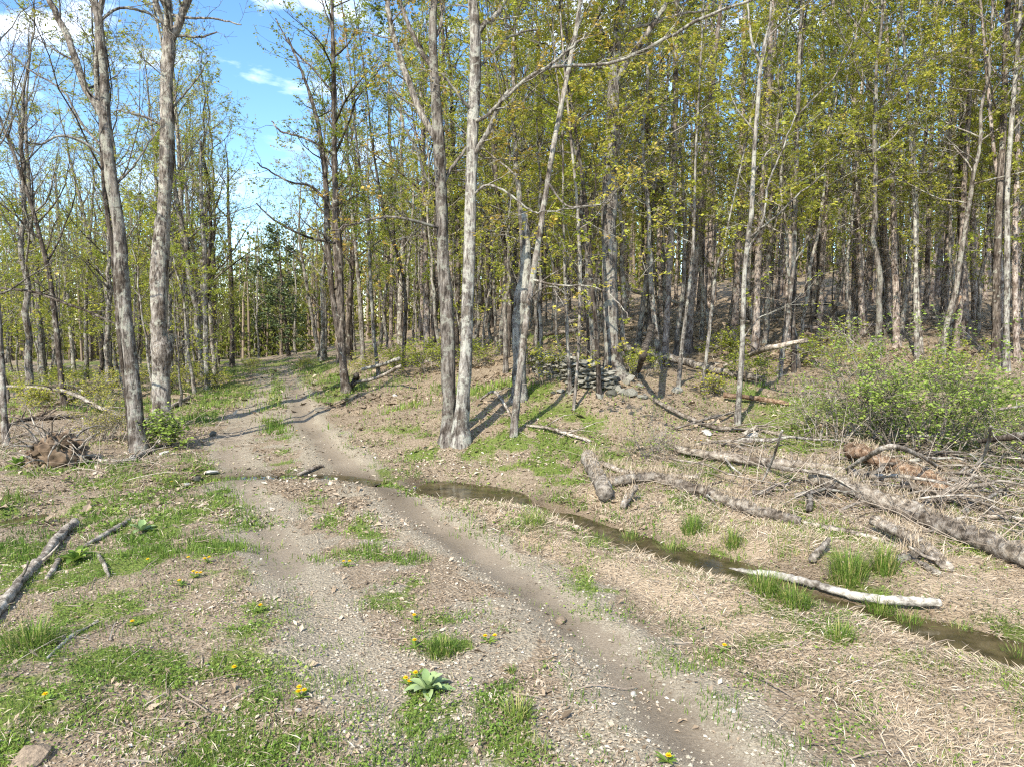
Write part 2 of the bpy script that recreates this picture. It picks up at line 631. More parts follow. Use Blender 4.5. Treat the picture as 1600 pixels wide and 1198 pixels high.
M['straw'] = bits_mat('dry_straw', [(0, (.15, .11, .07)), (.4, (.37, .285, .19)), (.75, (.54, .445, .32)), (1, (.66, .585, .46))], .15, .7)
M['grass'] = bits_mat('grass_blade', [(0, (.06, .10, .02)), (.45, (.135, .225, .036)), (.8, (.24, .31, .06)), (1, (.44, .38, .16))], .3, .55)
M['weed'] = bits_mat('weed_leaf', [(0, (.075, .12, .022)), (.5, (.165, .26, .043)), (1, (.31, .37, .075))], .3, .6)
M['gravel'] = bits_mat('gravel_stone', [(0, (.12, .105, .082)), (.4, (.285, .25, .19)), (.8, (.41, .365, .29)), (1, (.52, .48, .40))], 0, .85)
M['twig'] = bits_mat('twig_wood', [(0, (.09, .068, .05)), (.5, (.26, .205, .155)), (1, (.45, .39, .32))], 0, .85)
M['petal'] = bits_mat('dandelion_petal', [(0, (.75, .45, .01)), (1, (.85, .62, .02))], .2, .6)
M['mullein'] = bits_mat('mullein_leaf', [(0, (.19, .28, .11)), (1, (.34, .42, .20))], .15, .9)
M['soil'] = bits_mat('root_soil', [(0, (.04, .028, .018)), (.5, (.125, .087, .056)), (1, (.24, .18, .125))], 0, .95, nscale=9)
M['stone'] = bits_mat('field_stone', [(0, (.07, .068, .055)), (.5, (.17, .165, .135)), (1, (.31, .295, .25))], 0, .9, obj_var=.9, nscale=11)
M['stone_pale'] = bits_mat('pale_stone', [(0, (.34, .32, .28)), (1, (.56, .53, .48))], 0, .9, nscale=11)
M['stone_tan'] = bits_mat('tan_stone', [(0, (.19, .145, .10)), (1, (.28, .215, .15))], 0, .9, nscale=7)


def ground_mat():
    m, nt, nd, lk, out = newmat('forest_ground')
    tcn = nd.new('ShaderNodeTexCoord')
    at_ = nd.new('ShaderNodeAttribute')
    at_.attribute_name = 'cover'
    at_.attribute_type = 'GEOMETRY'
    sp = nd.new('ShaderNodeSeparateColor')
    lk.new(at_.outputs['Color'], sp.inputs[0])
    wa = nd.new('ShaderNodeAttribute')
    wa.attribute_name = 'wet'
    ra = nd.new('ShaderNodeAttribute')
    ra.attribute_name = 'rut'

    def noise(sc, det=6, rg=.6):
        n = nd.new('ShaderNodeTexNoise')
        n.inputs['Scale'].default_value = sc
        n.inputs['Detail'].default_value = det
        n.inputs['Roughness'].default_value = rg
        lk.new(tcn.outputs['Object'], n.inputs['Vector'])
        return n

    def voro(sc):
        v = nd.new('ShaderNodeTexVoronoi')
        v.inputs['Scale'].default_value = sc
        lk.new(tcn.outputs['Object'], v.inputs['Vector'])
        return v

    def mix(f, a, b, bt='MIX'):
        x = nd.new('ShaderNodeMix')
        x.data_type = 'RGBA'
        x.blend_type = bt
        for s, i in ((f, 0), (a, 6), (b, 7)):
            if isinstance(s, (int, float)):
                x.inputs[i].default_value = s
            elif isinstance(s, tuple):
                x.inputs[i].default_value = (*s, 1)
            else:
                lk.new(s, x.inputs[i])
        return x.outputs[2]

    def breakup(mask, n, lo=.35, hi=.65):
        """mask + noise, sharpened"""
        a = nd.new('ShaderNodeMath')
        a.operation = 'ADD'
        lk.new(mask, a.inputs[0])
        lk.new(n.outputs['Fac'], a.inputs[1])
        s = nd.new('ShaderNodeMapRange')
        s.interpolation_type = 'SMOOTHSTEP'
        s.inputs[1].default_value = lo + .5
        s.inputs[2].default_value = hi + .5
        lk.new(a.outputs[0], s.inputs[0])
        return s.outputs[0]

    nb, nf, nm = noise(5, 8, .65), noise(45, 8, .75), noise(16, 6, .6)
    vf = voro(42)
    vg = voro(95)
    lit = ramp(nd, [(0, (.07, .053, .034)), (.35, (.20, .15, .098)), (.65, (.335, .265, .185)), (1, (.47, .40, .30))])
    lk.new(mix(.5, vf.outputs['Color'], nf.outputs['Fac']), lit.inputs[0])
    gra = ramp(nd, [(0, (.125, .10, .072)), (.45, (.275, .23, .165)), (.75, (.385, .335, .25)), (1, (.54, .495, .41))])
    lk.new(mix(.45, vg.outputs['Color'], nf.outputs['Fac']), gra.inputs[0])
    dirt = ramp(nd, [(.32, (.19, .15, .105)), (.7, (.30, .25, .185))])
    lk.new(nf.outputs['Fac'], dirt.inputs[0])
    strw = ramp(nd, [(.25, (.22, .16, .105)), (.5, (.40, .31, .21)), (.8, (.56, .46, .335))])
    lk.new(nf.outputs['Fac'], strw.inputs[0])
    grn = ramp(nd, [(.25, (.085, .10, .025)), (.55, (.15, .19, .04)), (.8, (.24, .26, .075))])
    lk.new(nf.outputs['Fac'], grn.inputs[0])
    c = mix(breakup(sp.outputs[2], nm), lit.outputs[0], strw.outputs[0])
    c = mix(breakup(sp.outputs[0], nb, .4, .62), c, gra.outputs[0])
    c = mix(breakup(ra.outputs['Fac'], nm, .45, .75), c, dirt.outputs[0])
    c = mix(breakup(sp.outputs[1], nm, .46, .80), c, grn.outputs[0])
    c = mix(wa.outputs['Fac'], c, (.36, .33, .28), 'MULTIPLY')
    p = nd.new('ShaderNodeBsdfPrincipled')
    lk.new(c, p.inputs['Base Color'])
    rr = nd.new('ShaderNodeMapRange')
    rr.inputs[3].default_value = 0.93
    rr.inputs[4].default_value = 0.35
    lk.new(wa.outputs['Fac'], rr.inputs[0])
    lk.new(rr.outputs[0], p.inputs['Roughness'])
    p.inputs['Specular IOR Level'].default_value = 0.25
    bp = nd.new('ShaderNodeBump')
    bp.inputs['Strength'].default_value = 0.75
    bp.inputs['Distance'].default_value = 0.03
    hh = nd.new('ShaderNodeMath')
    hh.operation = 'ADD'
    lk.new(nf.outputs['Fac'], hh.inputs[0])
    vm = nd.new('ShaderNodeMath')
    vm.operation = 'MULTIPLY'
    rv = nd.new('ShaderNodeMapRange')
    rv.inputs[1].default_value, rv.inputs[2].default_value = .1, .6
    rv.inputs[3].default_value, rv.inputs[4].default_value = 1, .0
    lk.new(ra.outputs['Fac'], rv.inputs[0])
    lk.new(vf.outputs['Distance'], vm.inputs[0])
    lk.new(rv.outputs[0], vm.inputs[1])
    lk.new(vm.outputs[0], hh.inputs[1])
    lk.new(hh.outputs[0], bp.inputs['Height'])
    lk.new(bp.outputs[0], p.inputs['Normal'])
    lk.new(p.outputs[0], out.inputs[0])
    return m


def water_mat():
    m, nt, nd, lk, out = newmat('ditch_water')
    p = nd.new('ShaderNodeBsdfPrincipled')
    tcn = nd.new('ShaderNodeTexCoord')
    n = nd.new('ShaderNodeTexNoise')
    n.inputs['Scale'].default_value = 6
    n.inputs['Detail'].default_value = 5
    lk.new(tcn.outputs['Object'], n.inputs['Vector'])
    r = ramp(nd, [(.35, (.030, .025, .011)), (.65, (.095, .074, .036))])
    lk.new(n.outputs['Fac'], r.inputs[0])
    lk.new(r.outputs[0], p.inputs['Base Color'])
    p.inputs['Roughness'].default_value = 0.06
    p.inputs['IOR'].default_value = 1.33
    n2 = nd.new('ShaderNodeTexNoise')
    n2.inputs['Scale'].default_value = 11
    lk.new(tcn.outputs['Object'], n2.inputs['Vector'])
    bp = nd.new('ShaderNodeBump')
    bp.inputs['Strength'].default_value = .12
    bp.inputs['Distance'].default_value = .02
    lk.new(n2.outputs['Fac'], bp.inputs['Height'])
    lk.new(bp.outputs[0], p.inputs['Normal'])
    lk.new(p.outputs[0], out.inputs[0])
    return m


M['ground'] = ground_mat()
M['water'] = water_mat()

# ------------------------------------------------------------------ ground covers
# green patches as seen: (px, py, radius px across the ground, strength)
GREEN = [(50, 990, 45, 1), (120, 960, 25, .8), (50, 1110, 60, 1), (110, 1125, 40, .9), (205, 1110, 40, .8), (265, 1140, 35, .8), (300, 1120, 30, .7), (390, 825, 24, 1), (150, 790, 55, .7),
         (250, 770, 40, .7), (220, 745, 30, .6), (320, 900, 25, .7), (330, 872, 28, .8), (235, 890, 30, .7), (290, 920, 30, .6), (195, 930, 40, .8), (380, 1000, 28, .8), (375, 960, 22, .6),
         (350, 1175, 50, 1), (440, 1150, 55, 1), (485, 1125, 20, .8), (570, 860, 24, 1), (620, 930, 42, .8), (600, 945, 30, .8), (662, 965, 26, 1), (690, 1005, 32, 1), (660, 1090, 46, 1),
         (705, 1098, 26, 1), (690, 1145, 50, 1), (780, 1105, 34, 1), (820, 1160, 48, 1), (740, 1158, 28, .9), (560, 1165, 18, .7), (640, 985, 22, .7), (500, 790, 16, .8), (492, 768, 14, .7),
         (430, 860, 14, .7), (880, 935, 12, .9), (918, 893, 16, .7), (605, 738, 26, 1), (945, 842, 20, 1), (830, 812, 26, .8), (1195, 920, 44, 1), (1240, 925, 34, 1), (1330, 888, 34, 1),
         (1160, 912, 24, .9), (1420, 960, 40, .8), (1310, 995, 34, .8), (1590, 1040, 28, .9), (1570, 955, 30, .5), (1100, 822, 30, .9), (1145, 840, 18, .9), (960, 722, 34, 1), (1080, 735, 48, .9), (1240, 835, 30, .9),
         (790, 740, 20, .5), (600, 690, 26, .5), (700, 745, 20, .5), (540, 610, 50, .8), (500, 620, 34, .8), (560, 590, 50, .7), (620, 600, 40, .6), (770, 605, 46, 1), (830, 615, 44, 1), (690, 605, 34, .7),
         (860, 640, 24, .7), (410, 640, 24, .9), (470, 585, 22, .8), (500, 600, 30, .8), (350, 625, 30, .5), (1100, 630, 40, .5), (1200, 650, 60, .6), (1300, 640, 90, .7), (1400, 660, 100, .8), (1500, 660, 90, .8), (1590, 660, 70, .7),
         (1250, 600, 50, .3), (870, 525, 40, .8), (820, 530, 30, .8), (150, 620, 80, .6), (60, 600, 80, .6), (270, 600, 50, .5), (230, 635, 40, .3), (1450, 1080, 30, .3), (1350, 1060, 30, .35), (850, 760, 22, .4),
         (100, 870, 24, .5), (520, 870, 22, .5), (1000, 705, 24, .5), (1150, 700, 30, .3), (640, 640, 30, .5), (700, 640, 40, .5), (740, 650, 30, .5), (310, 860, 28, .6), (270, 700, 20, .5), (140, 730, 30, .5)]
gx = np.array(GREEN)
GP = ground_hit(gx[:, 0], gx[:, 1], base_h)
GD = (GP - CAMP) @ FWD
GR = gx[:, 2] * GD / FPX


def green_w(x, y):
    w = np.zeros(np.shape(x))
    x, y = x + (fnoise(x * 2.2, y * 2.2, 61, 3) - .5) * .55, y + (fnoise(x * 2.2, y * 2.2, 62, 3) - .5) * .6
    for k in range(len(GP)):
        # patches seen at a grazing angle are longer in depth than they look
        dx, dy = x - GP[k, 0], y - GP[k, 1]
        q = (dx / GR[k]) ** 2 + (dy / (GR[k] * 1.25)) ** 2
        w = np.maximum(w, gx[k, 3] * np.exp(-q * .75))
    return w


STRAW_LINE = smooth_line(pxline([(640, 770), (760, 800), (900, 850), (1020, 890), (1120, 940), (1250, 1000), (1420, 1080), (1620, 1160)]), 40)
STRAW2 = smooth_line(pxline([(900, 790), (1050, 800), (1200, 840), (1320, 850), (1500, 900), (1650, 960)]), 40)
BRUSH = smooth_line(pxline([(1180, 715), (1330, 720), (1480, 735), (1640, 760)]), 30)
STRAW3 = smooth_line(pxline([(1080, 740), (1250, 770), (1400, 800), (1500, 790), (1620, 790)]), 40)


def covers_exact(x, y):
    dc, _ = seg_dist(x, y, ROAD_C)
    dr, _ = seg_dist(x, y, RUT_R)
    dl, _ = seg_dist(x, y, RUT_L)
    n = fnoise(x * 1.3, y * 1.3, 21, 4)
    n2 = fnoise(x * 2.6, y * 2.6, 23, 4)
    trackr = sstep(.85, .25, dr + (n - .5) * .8)
    trackl = sstep(.70, .15, dl + (n - .5) * .9)
    road = np.maximum(np.maximum(trackr, trackl), sstep(1.5, .9, dc) * .75 * sstep(.42, .6, n2))
    far = sstep(12, 20, y)
    road = np.maximum(road, far * sstep(1.3, .7, dc) * .75)
    rut = np.maximum((.78 + .42 * sstep(.36, .58, fnoise(x * 2.3, y * 2.3, 27, 4))) * np.exp(-(dr / (.14 + .28 * n2)) ** 2), .9 * np.exp(-(dl / .34) ** 2) * sstep(.4, .6, fnoise(x * .8, y * .8, 5, 3)))
    d1, _ = seg_dist(x, y, STRAW_LINE)
    d2, _ = seg_dist(x, y, STRAW2)
    d3, _ = seg_dist(x, y, STRAW3)
    dd, _ = seg_dist(x, y, DITCH)
    straw = np.maximum(np.maximum(sstep(.8, .2, d1), .85 * sstep(.9, .3, d2)), .8 * sstep(1.3, .4, d3))
    straw = np.maximum(straw, .75 * sstep(.0, .8, x - 1.9 - .15 * (y - 4)) * sstep(7, 5.5, y))
    straw = straw * (1 - road * .8)
    green = green_w(x, y)
    side = -(x + .9 + .40 * (y - 4))
    left = sstep(-.2, 1.0, side) * sstep(15, 10, y)
    green = np.maximum(green, left * 1.0 * sstep(.40, .64, fnoise(x * 1.9, y * 1.9, 44, 4)))
    green = np.maximum(green, sstep(.6, .1, dc) * .9 * sstep(.46, .62, fnoise(x * 2.1, y * 2.1, 47, 4)) * sstep(3, 5, y))
    right = sstep(.3, .9, dd) * sstep(-.5, .5, x + .2 * (y - 8)) * sstep(4, 5, y) * sstep(14, 11, y)
    green = np.maximum(green, right * .8 * sstep(.47, .64, fnoise(x * 1.7, y * 1.7, 48, 4)))
    bank = sstep(1.2, 1.8, dc) * sstep(9.5, 11, y) * sstep(15, 13, y) * sstep(-6, -4, x) * sstep(3, 1, x)
    green = np.maximum(green, bank * .9 * sstep(.42, .6, fnoise(x * 1.9, y * 1.9, 49, 4)))
    verge = sstep(4.2, 1.8, dc) * sstep(1.1, 1.6, dc) * sstep(13, 18, y)
    green = np.maximum(green, verge * .95 * sstep(.32, .55, fnoise(x * .8, y * .8, 45, 3)))
    green = np.maximum(green, far * sstep(.4, .1, dc) * .8 * sstep(.45, .6, n))
    lf = sstep(-6, -9, x) * sstep(16, 20, y)
    green = np.maximum(green, lf * .75 * sstep(.36, .58, fnoise(x * .5, y * .5, 46, 3)))
    meadow = sstep(3.0, 5, x - .12 * (y - 12)) * sstep(9.6, 11, y) * sstep(17, 14.5, y)
    green = np.maximum(green, meadow * .85 * sstep(.36, .58, fnoise(x * 1.2, y * 1.2, 50, 4)))
    green = np.maximum(green, (.12 + .3 * sstep(.4, .65, fnoise(x * 3.1, y * 3.1, 53, 3))) * sstep(.5, 1.1, dc) * sstep(17, 13, y))
    green = green * (1 - .8 * np.minimum(rut, 1))
    dx, _ = seg_dist(x, y, CROSS)
    wet = np.maximum(.85 * np.exp(-(dd / .46) ** 2), 1.0 * np.exp(-(dx / .40) ** 2))
    # the rut stays damp where it leaves the crossing
    wet = np.maximum(wet, .6 * np.exp(-(dr / .2) ** 2) * np.exp(-((y - 9.9) / 1.1) ** 2))
    wet = np.maximum(wet, .3 * np.exp(-((dr - .03) / .15) ** 2) * sstep(.4, .65, fnoise(x * 1.6, y * 1.6, 71, 3)))
    green = np.maximum(green, np.exp(-((dd - .38) / .16) ** 2) * .9 * sstep(.45, .62, fnoise(x * 2.2, y * 2.2, 52, 3)))
    green = green * (1 - np.exp(-(dd / .16) ** 2))
    return road, rut, straw, green, wet


COVER = covers_exact(GX, GY)


def covers(x, y):
    return [grid_sample(A, x, y) for A in COVER]


def build_ground():
    X, Y, Z = GX, GY, GZ
    road, rut, straw, green, wet = COVER
    V = np.stack([X, Y, Z], -1).reshape(-1, 3)
    ny, nx = X.shape
    idx = np.arange(ny * nx).reshape(ny, nx)
    F = np.stack([idx[:-1, :-1], idx[:-1, 1:], idx[1:, 1:], idx[1:, :-1]], -1).reshape(-1, 4)
    dc, _ = seg_dist(X, Y, ROAD_C)
    isroad = ((dc + (fnoise(X * 1.3, Y * 1.3, 21, 4) - .5) * .5 < 1.35) & (Y > -2)).ravel()
    fr = isroad[F].all(1)
    for nm, sel in (('ground', ~fr), ('dirt_road', fr)):
        f = F[sel]
        used = np.unique(f)
        remap = np.full(len(V), -1)
        remap[used] = np.arange(len(used))
        b = Buf()
        b.add(V[used], remap[f])
        o = b.obj(nm, M['ground'])
        me = o.data
        ca = me.attributes.new('cover', 'FLOAT_COLOR', 'POINT')
        c = np.stack([road, green, straw, np.ones_like(road)], -1).reshape(-1, 4)[used]
        ca.data.foreach_set('color', c.astype(np.float32).ravel())
        for an, arr in (('wet', wet), ('rut', rut)):
            wv = me.attributes.new(an, 'FLOAT', 'POINT')
            wv.data.foreach_set('value', arr.ravel()[used].astype(np.float32))
        tag(o, kind='structure', label='forest floor of leaf litter, straw and grass' if nm == 'ground' else 'two rut gravel and dirt woods road')


build_ground()


def ribbon(name, line, half, z, label):
    t = unit(np.gradient(line, axis=0))
    nrm = np.stack([-t[:, 1], t[:, 0]], -1)
    k = np.linspace(-half, half, 5)
    P = line[:, None, :] + nrm[:, None, :] * k[None, :, None]
    V = np.concatenate([P, np.full(P.shape[:2] + (1,), z)], -1).reshape(-1, 3)
    i = np.arange(len(line) * 5).reshape(-1, 5)
    F = np.stack([i[:-1, :-1], i[:-1, 1:], i[1:, 1:], i[1:, :-1]], -1).reshape(-1, 4)
    b = Buf()
    b.add(V, F)
    tag(b.obj(name, M['water']), kind='structure', label=label)


ribbon('ditch_water', DITCH, .95, WATER_Z, 'murky brown water lying in the roadside ditch')
ribbon('puddle', smooth_line(CROSS[1::3], 30), .4, -.082, 'dark shallow water crossing the road')
ribbon('puddle', LPOOL, .4, -.12, 'small puddle at the left edge')

# ------------------------------------------------------------------ trees
class Style:
    def __init__(s, limbs=14, limb_len=3.0, h0=.3, nb=5, nt=4, ang=50, leaf=.8, lsize=.09, per=3, mat='leaf_gold', up=.10, bare=0.0, sides=(8, 5, 4, 3), droop=.35, lat=1.0):
        s.__dict__.update(locals())


def walk(g, p, d, L, n, wob, bias):
    pts = [p]
    st = L / n
    for i in range(n):
        d = d + g.normal(0, wob, 3) + bias
        d = d / np.linalg.norm(d)
        p = p + d * st
        pts.append(p)
    return np.array(pts)


def side_dir(g, t, ang):
    a = np.cross(t, g.normal(0, 1, 3))
    a = a / (np.linalg.norm(a) + 1e-9)
    ca, sa = math.cos(ang), math.sin(ang)
    return t * ca + a * sa


def interp_line(pts, t):
    f = t * (len(pts) - 1)
    i = min(int(f), len(pts) - 2)
    return pts[i] + (pts[i + 1] - pts[i]) * (f - i), unit(pts[i + 1] - pts[i])


def tubes(buf, P, rad, sides):
    """many tubes at once: P (N, n, 3), rad (N, n)"""
    N, n = rad.shape
    T = unit(np.gradient(P, axis=1))
    mean = unit(P[:, -1] - P[:, 0])
    ref = np.where((np.abs(mean[:, 2]) < .8)[:, None], np.array([0, 0, 1.0]), np.array([1.0, 0, 0]))[:, None, :]
    A = unit(np.cross(T, np.broadcast_to(ref, T.shape)))
    B = np.cross(T, A)
    th = np.arange(sides) / sides * 2 * math.pi
    V = P[:, :, None, :] + rad[..., None, None] * (np.cos(th)[None, None, :, None] * A[:, :, None, :] + np.sin(th)[None, None, :, None] * B[:, :, None, :])
    idx = np.arange(N * n * sides).reshape(N, n, sides)
    a, b = idx[:, :-1], idx[:, 1:]
    buf.add(V.reshape(-1, 3), np.stack([a, np.roll(a, -1, 2), np.roll(b, -1, 2), b], -1).reshape(-1, 4), None, .5)


def line_at(P, q):
    """points and tangents on many polylines at parameters q"""
    n = P.shape[1] - 1
    f = np.clip(q * n, 0, n - 1e-6)
    i = f.astype(int)
    k = np.arange(len(P))
    a, b = P[k, i], P[k, i + 1]
    return a + (b - a) * (f - i)[:, None], unit(b - a)


def side_dirs(g, t, ang):
    a = unit(np.cross(t, g.normal(0, 1, t.shape)))
    return t * np.cos(ang)[:, None] + a * np.sin(ang)[:, None]


def branch(g, wood, leaves, p, d, L, r, S, lvl):
    """lvl 1 limb, 2 branch, 3 twig; any number of them at once"""
    P, D = np.atleast_2d(p).astype(float), np.atleast_2d(d).astype(float)
    L, r = np.atleast_1d(L).astype(float), np.atleast_1d(r).astype(float)
    N = len(P)
    if not N:
        return
    n = (0, 7, 4, 2)[lvl]
    up = (0, S.up, S.up * .7, .0)[lvl]
    w = (0, .15, .19, .2)[lvl]
    pts = np.zeros((N, n + 1, 3))
    pts[:, 0] = P
    for i in range(n):
        D = unit(D + g.normal(0, w, (N, 3)) + np.array([0, 0, up]))
        pts[:, i + 1] = pts[:, i] + D * (L / n)[:, None]
    t = np.linspace(0, 1, n + 1)
    tubes(wood, pts, np.maximum(r[:, None] * (1 - .8 * t), .0032), S.sides[lvl])
    if lvl == 3:
        k = g.random(N) < S.leaf
        for q in (.35, .7, 1.0):
            leaves.extend(line_at(pts[k], np.full(k.sum(), q))[0])
        return
    m = S.nb if lvl == 1 else S.nt
    mm = m + 1
    j = np.tile(np.arange(mm), N)
    keep = g.random(N * mm) < m / mm
    keep |= j == mm - 1
    rep_ = np.repeat(np.arange(N), mm)[keep]
    q = np.minimum(.22 + .78 * (j[keep] + g.uniform(.3, 1, keep.sum())) / mm, 1)
    b, td = line_at(pts[rep_], q)
    dd = side_dirs(g, td, np.radians(g.uniform(28, 60, len(q))))
    l2 = np.maximum(L[rep_] * (.62 - .28 * q) * g.uniform(.7, 1.25, len(q)), .22)
    branch(g, wood, leaves, b, dd, l2, np.maximum(r[rep_] * (1 - .8 * q) * .62, .004), S, lvl + 1)


def leaf_mesh(g, buf, pts, S):
    if len(pts) == 0:
        return
    P = np.repeat(np.array(pts), S.per, 0)
    n = len(P)
    az = g.uniform(0, 2 * math.pi, n)
    dz = -g.uniform(-.25, 1.0, n) * S.droop * 2
    d = unit(np.stack([np.cos(az), np.sin(az), dz], -1))
    s = unit(np.cross(d, rand_unit(n, g) + np.array([0, 0, 1.2])))
    l = S.lsize * g.uniform(.6, 1.35, n)
    clump = np.repeat(g.normal(0, .16, len(pts)), S.per)
    rnd = np.clip(.5 + clump + g.normal(0, .13, n), .02, .98)
    diamonds(buf, P + g.normal(0, S.lsize * .4, (n, 3)), d, s, l, l * g.uniform(.6, .95, n), rnd)


def crown_on(g, wood, leaves, trunk, trad, S, h_from, h_to, nlimb=None, Lmul=1.0):
    """limbs along a trunk polyline between two world heights"""
    nl = S.limbs if nlimb is None else nlimb
    h = h_from + (h_to - h_from) * ((np.arange(nl) + g.uniform(0, 1, nl)) / nl)
    T = np.column_stack([np.interp(h, trunk[:, 2], trunk[:, k]) for k in range(3)])
    r = np.interp(h, trunk[:, 2], trad)
    q = (h - h_from) / max(h_to - h_from, .1)
    az = np.arange(nl) * 2.4 + g.uniform(-.7, .7, nl) + g.uniform(0, 6.28)
    el = np.radians(90 - S.ang + g.uniform(-14, 14, nl) + 22 * q)
    d = np.stack([np.cos(az) * np.cos(el), np.sin(az) * np.cos(el), np.sin(el)], -1)
    L = S.limb_len * (1.15 - .65 * q) * g.uniform(.6, 1.25, nl) * Lmul
    branch(g, wood, leaves, T, d, L, np.minimum(r * .5, .014 * L + .006), S, 1)


def finish_tree(name, label, cat, base, trunk_buf, wood, leaves, g, S, bark, group=None, leafmat=None):
    root = empty(name, base, label, cat, group)
    trunk_buf.obj('trunk', M[bark], root, origin=base)
    if wood.n:
        tag(wood.obj('branches', M[bark], root, origin=base), kind='stuff')
    lb = Buf()
    leaf_mesh(g, lb, leaves, S)
    if lb.n:
        tag(lb.obj('crown', M[leafmat or S.mat], root, smooth=False, origin=base), kind='stuff')
    return root


def traced_tree(name, label, pts, bark, S, depth=None, top=16, limbs=(), hfrom=None, seed=0, cat='tree', group=None, sides=12, nlimb=None, snag=False, bump=.16, flare=1.35, leafmat=None, extra=0, extra_h=(2, 6)):
    """trunk traced in the photograph: pts = (px, py, width px) from the base up, standing at the depth where its base meets the ground"""
    g = np.random.default_rng(seed + 1000)
    p = np.array(pts, float)
    b = G(p[0, 0], p[0, 1])[0]
    if depth is None:
        depth = float((b - CAMP) @ FWD)
    P = at(p[:, 0], p[:, 1], np.full(len(p), depth))
    if depth is not None:
        P[:, 1] += np.cumsum(np.concatenate([[0], g.normal(0, .03, len(p) - 1)]))
    P[0, 2] = height(P[0, 0], P[0, 1])
    rad = p[:, 2] * .9 / 2 * depth / FPX
    zt = P[-1, 2]
    if not snag and zt < top:
        dv = unit(P[-1] - P[-2])
        n = max(3, int((top - zt) / 1.4))
        ext, q = [], P[-1].copy()
        for k in range(n):
            dv = unit(dv + np.array([0, 0, .12]) + g.normal(0, .05, 3))
            q = q + dv * (top - zt) / n
            ext.append(q.copy())
        P = np.vstack([P, ext])
        rad = np.concatenate([rad, rad[-1] * (1 - np.arange(1, n + 1) / n * .82)])
    m = max(24, int((P[-1, 2] - P[0, 2]) * 5))
    PR = smooth_line(np.column_stack([P, rad]), m)
    tr, rr = PR[:, :3], np.maximum(PR[:, 3], .008)
    rr = rr * (1 + (flare - 1) * np.exp(-(tr[:, 2] - tr[0, 2]) / .28))
    tr = np.vstack([tr[0] + (0, 0, -.35), tr])
    rr = np.concatenate([[rr[0] * 1.15], rr])
    base = np.array([tr[1, 0], tr[1, 1], tr[1, 2]])
    tb, wood, leaves, limb_bufs = Buf(), Buf(), [], []
    tube(tb, tr, rr, sides, bump=bump, lrng=g, cap=snag)
    for lp in limbs:      # traced limbs, same depth plane unless a shift is given
        sh = 0
        if isinstance(lp, tuple):
            lp, sh = lp
        lp = np.array(lp, float)
        dd = depth + np.linspace(0, sh, len(lp))
        Q = at(lp[:, 0], lp[:, 1], dd)
        # keep attached to the trunk
        j = np.argmin(((tr - Q[0]) ** 2).sum(1))
        off = tr[j] - Q[0]
        Q = Q + off * np.linspace(1, 0, len(Q))[:, None]
        rl = lp[:, 2] / 2 * dd / FPX
        QR = smooth_line(np.column_stack([Q, rl]), max(10, len(lp) * 5))
        QR[:, :3] += g.normal(0, .012, (len(QR), 3)) * np.linspace(0, 1, len(QR))[:, None]
        ql, qr = QR[:, :3], np.maximum(QR[:, 3], .004)
        big = Buf()
        limb_bufs.append(big)
        tube(big, ql, qr, 7, bump=.08, lrng=g)
        nb = max(3, int(np.linalg.norm(np.diff(ql, axis=0), axis=1).sum() * 2.0))
        for k in range(nb):
            q = .12 + .88 * (k + g.uniform(.2, 1)) / nb
            bp_, td = interp_line(ql, min(q, 1))
            branch(g, wood, leaves, bp_, side_dir(g, td, R(g.uniform(30, 65))), g.uniform(.5, 1.5), max(.35 * np.interp(q, np.linspace(0, 1, len(qr)), qr), .005), S, 2)
    if not snag:
        h1 = base[2] + (hfrom if hfrom is not None else S.h0 * top)
        crown_on(g, wood, leaves, tr, rr, S, h1, tr[-1, 2] - .2, nlimb)
    if extra:
        crown_on(g, wood, leaves, tr, rr, S, base[2] + extra_h[0], base[2] + extra_h[1], extra, .5)
    root = finish_tree(name, label, cat, base, tb, wood, leaves, g, S, bark, group, leafmat)
    for lb_ in limb_bufs:
        lb_.obj('limb', M[bark], root, origin=base)
    return root


LACE = Style(limbs=16, limb_len=3.6, nb=6, nt=5, leaf=.10, per=2, lsize=.075, mat='leaf_olive', h0=.25, ang=48)
GOLD = Style(limbs=14, limb_len=3.2, nb=6, nt=4, leaf=.75, per=5, lsize=.065, mat='leaf_gold', h0=.28, ang=48)
LIME = Style(limbs=14, limb_len=2.8, nb=6, nt=4, leaf=.8, per=5, lsize=.062, mat='leaf_lime', h0=.28, ang=50)
RUST = Style(limbs=13, limb_len=3.0, nb=5, nt=4, leaf=.6, per=5, lsize=.06, mat='leaf_rust', h0=.3, ang=50)
LEAN = Style(limbs=7, limb_len=2.2, nb=4, nt=3, leaf=.75, per=5, lsize=.065, mat='leaf_gold', h0=.4, ang=45)
POLE = Style(limbs=6, limb_len=2.0, nb=4, nt=3, leaf=.8, per=5, lsize=.065, mat='leaf_olive', h0=.5, ang=55)

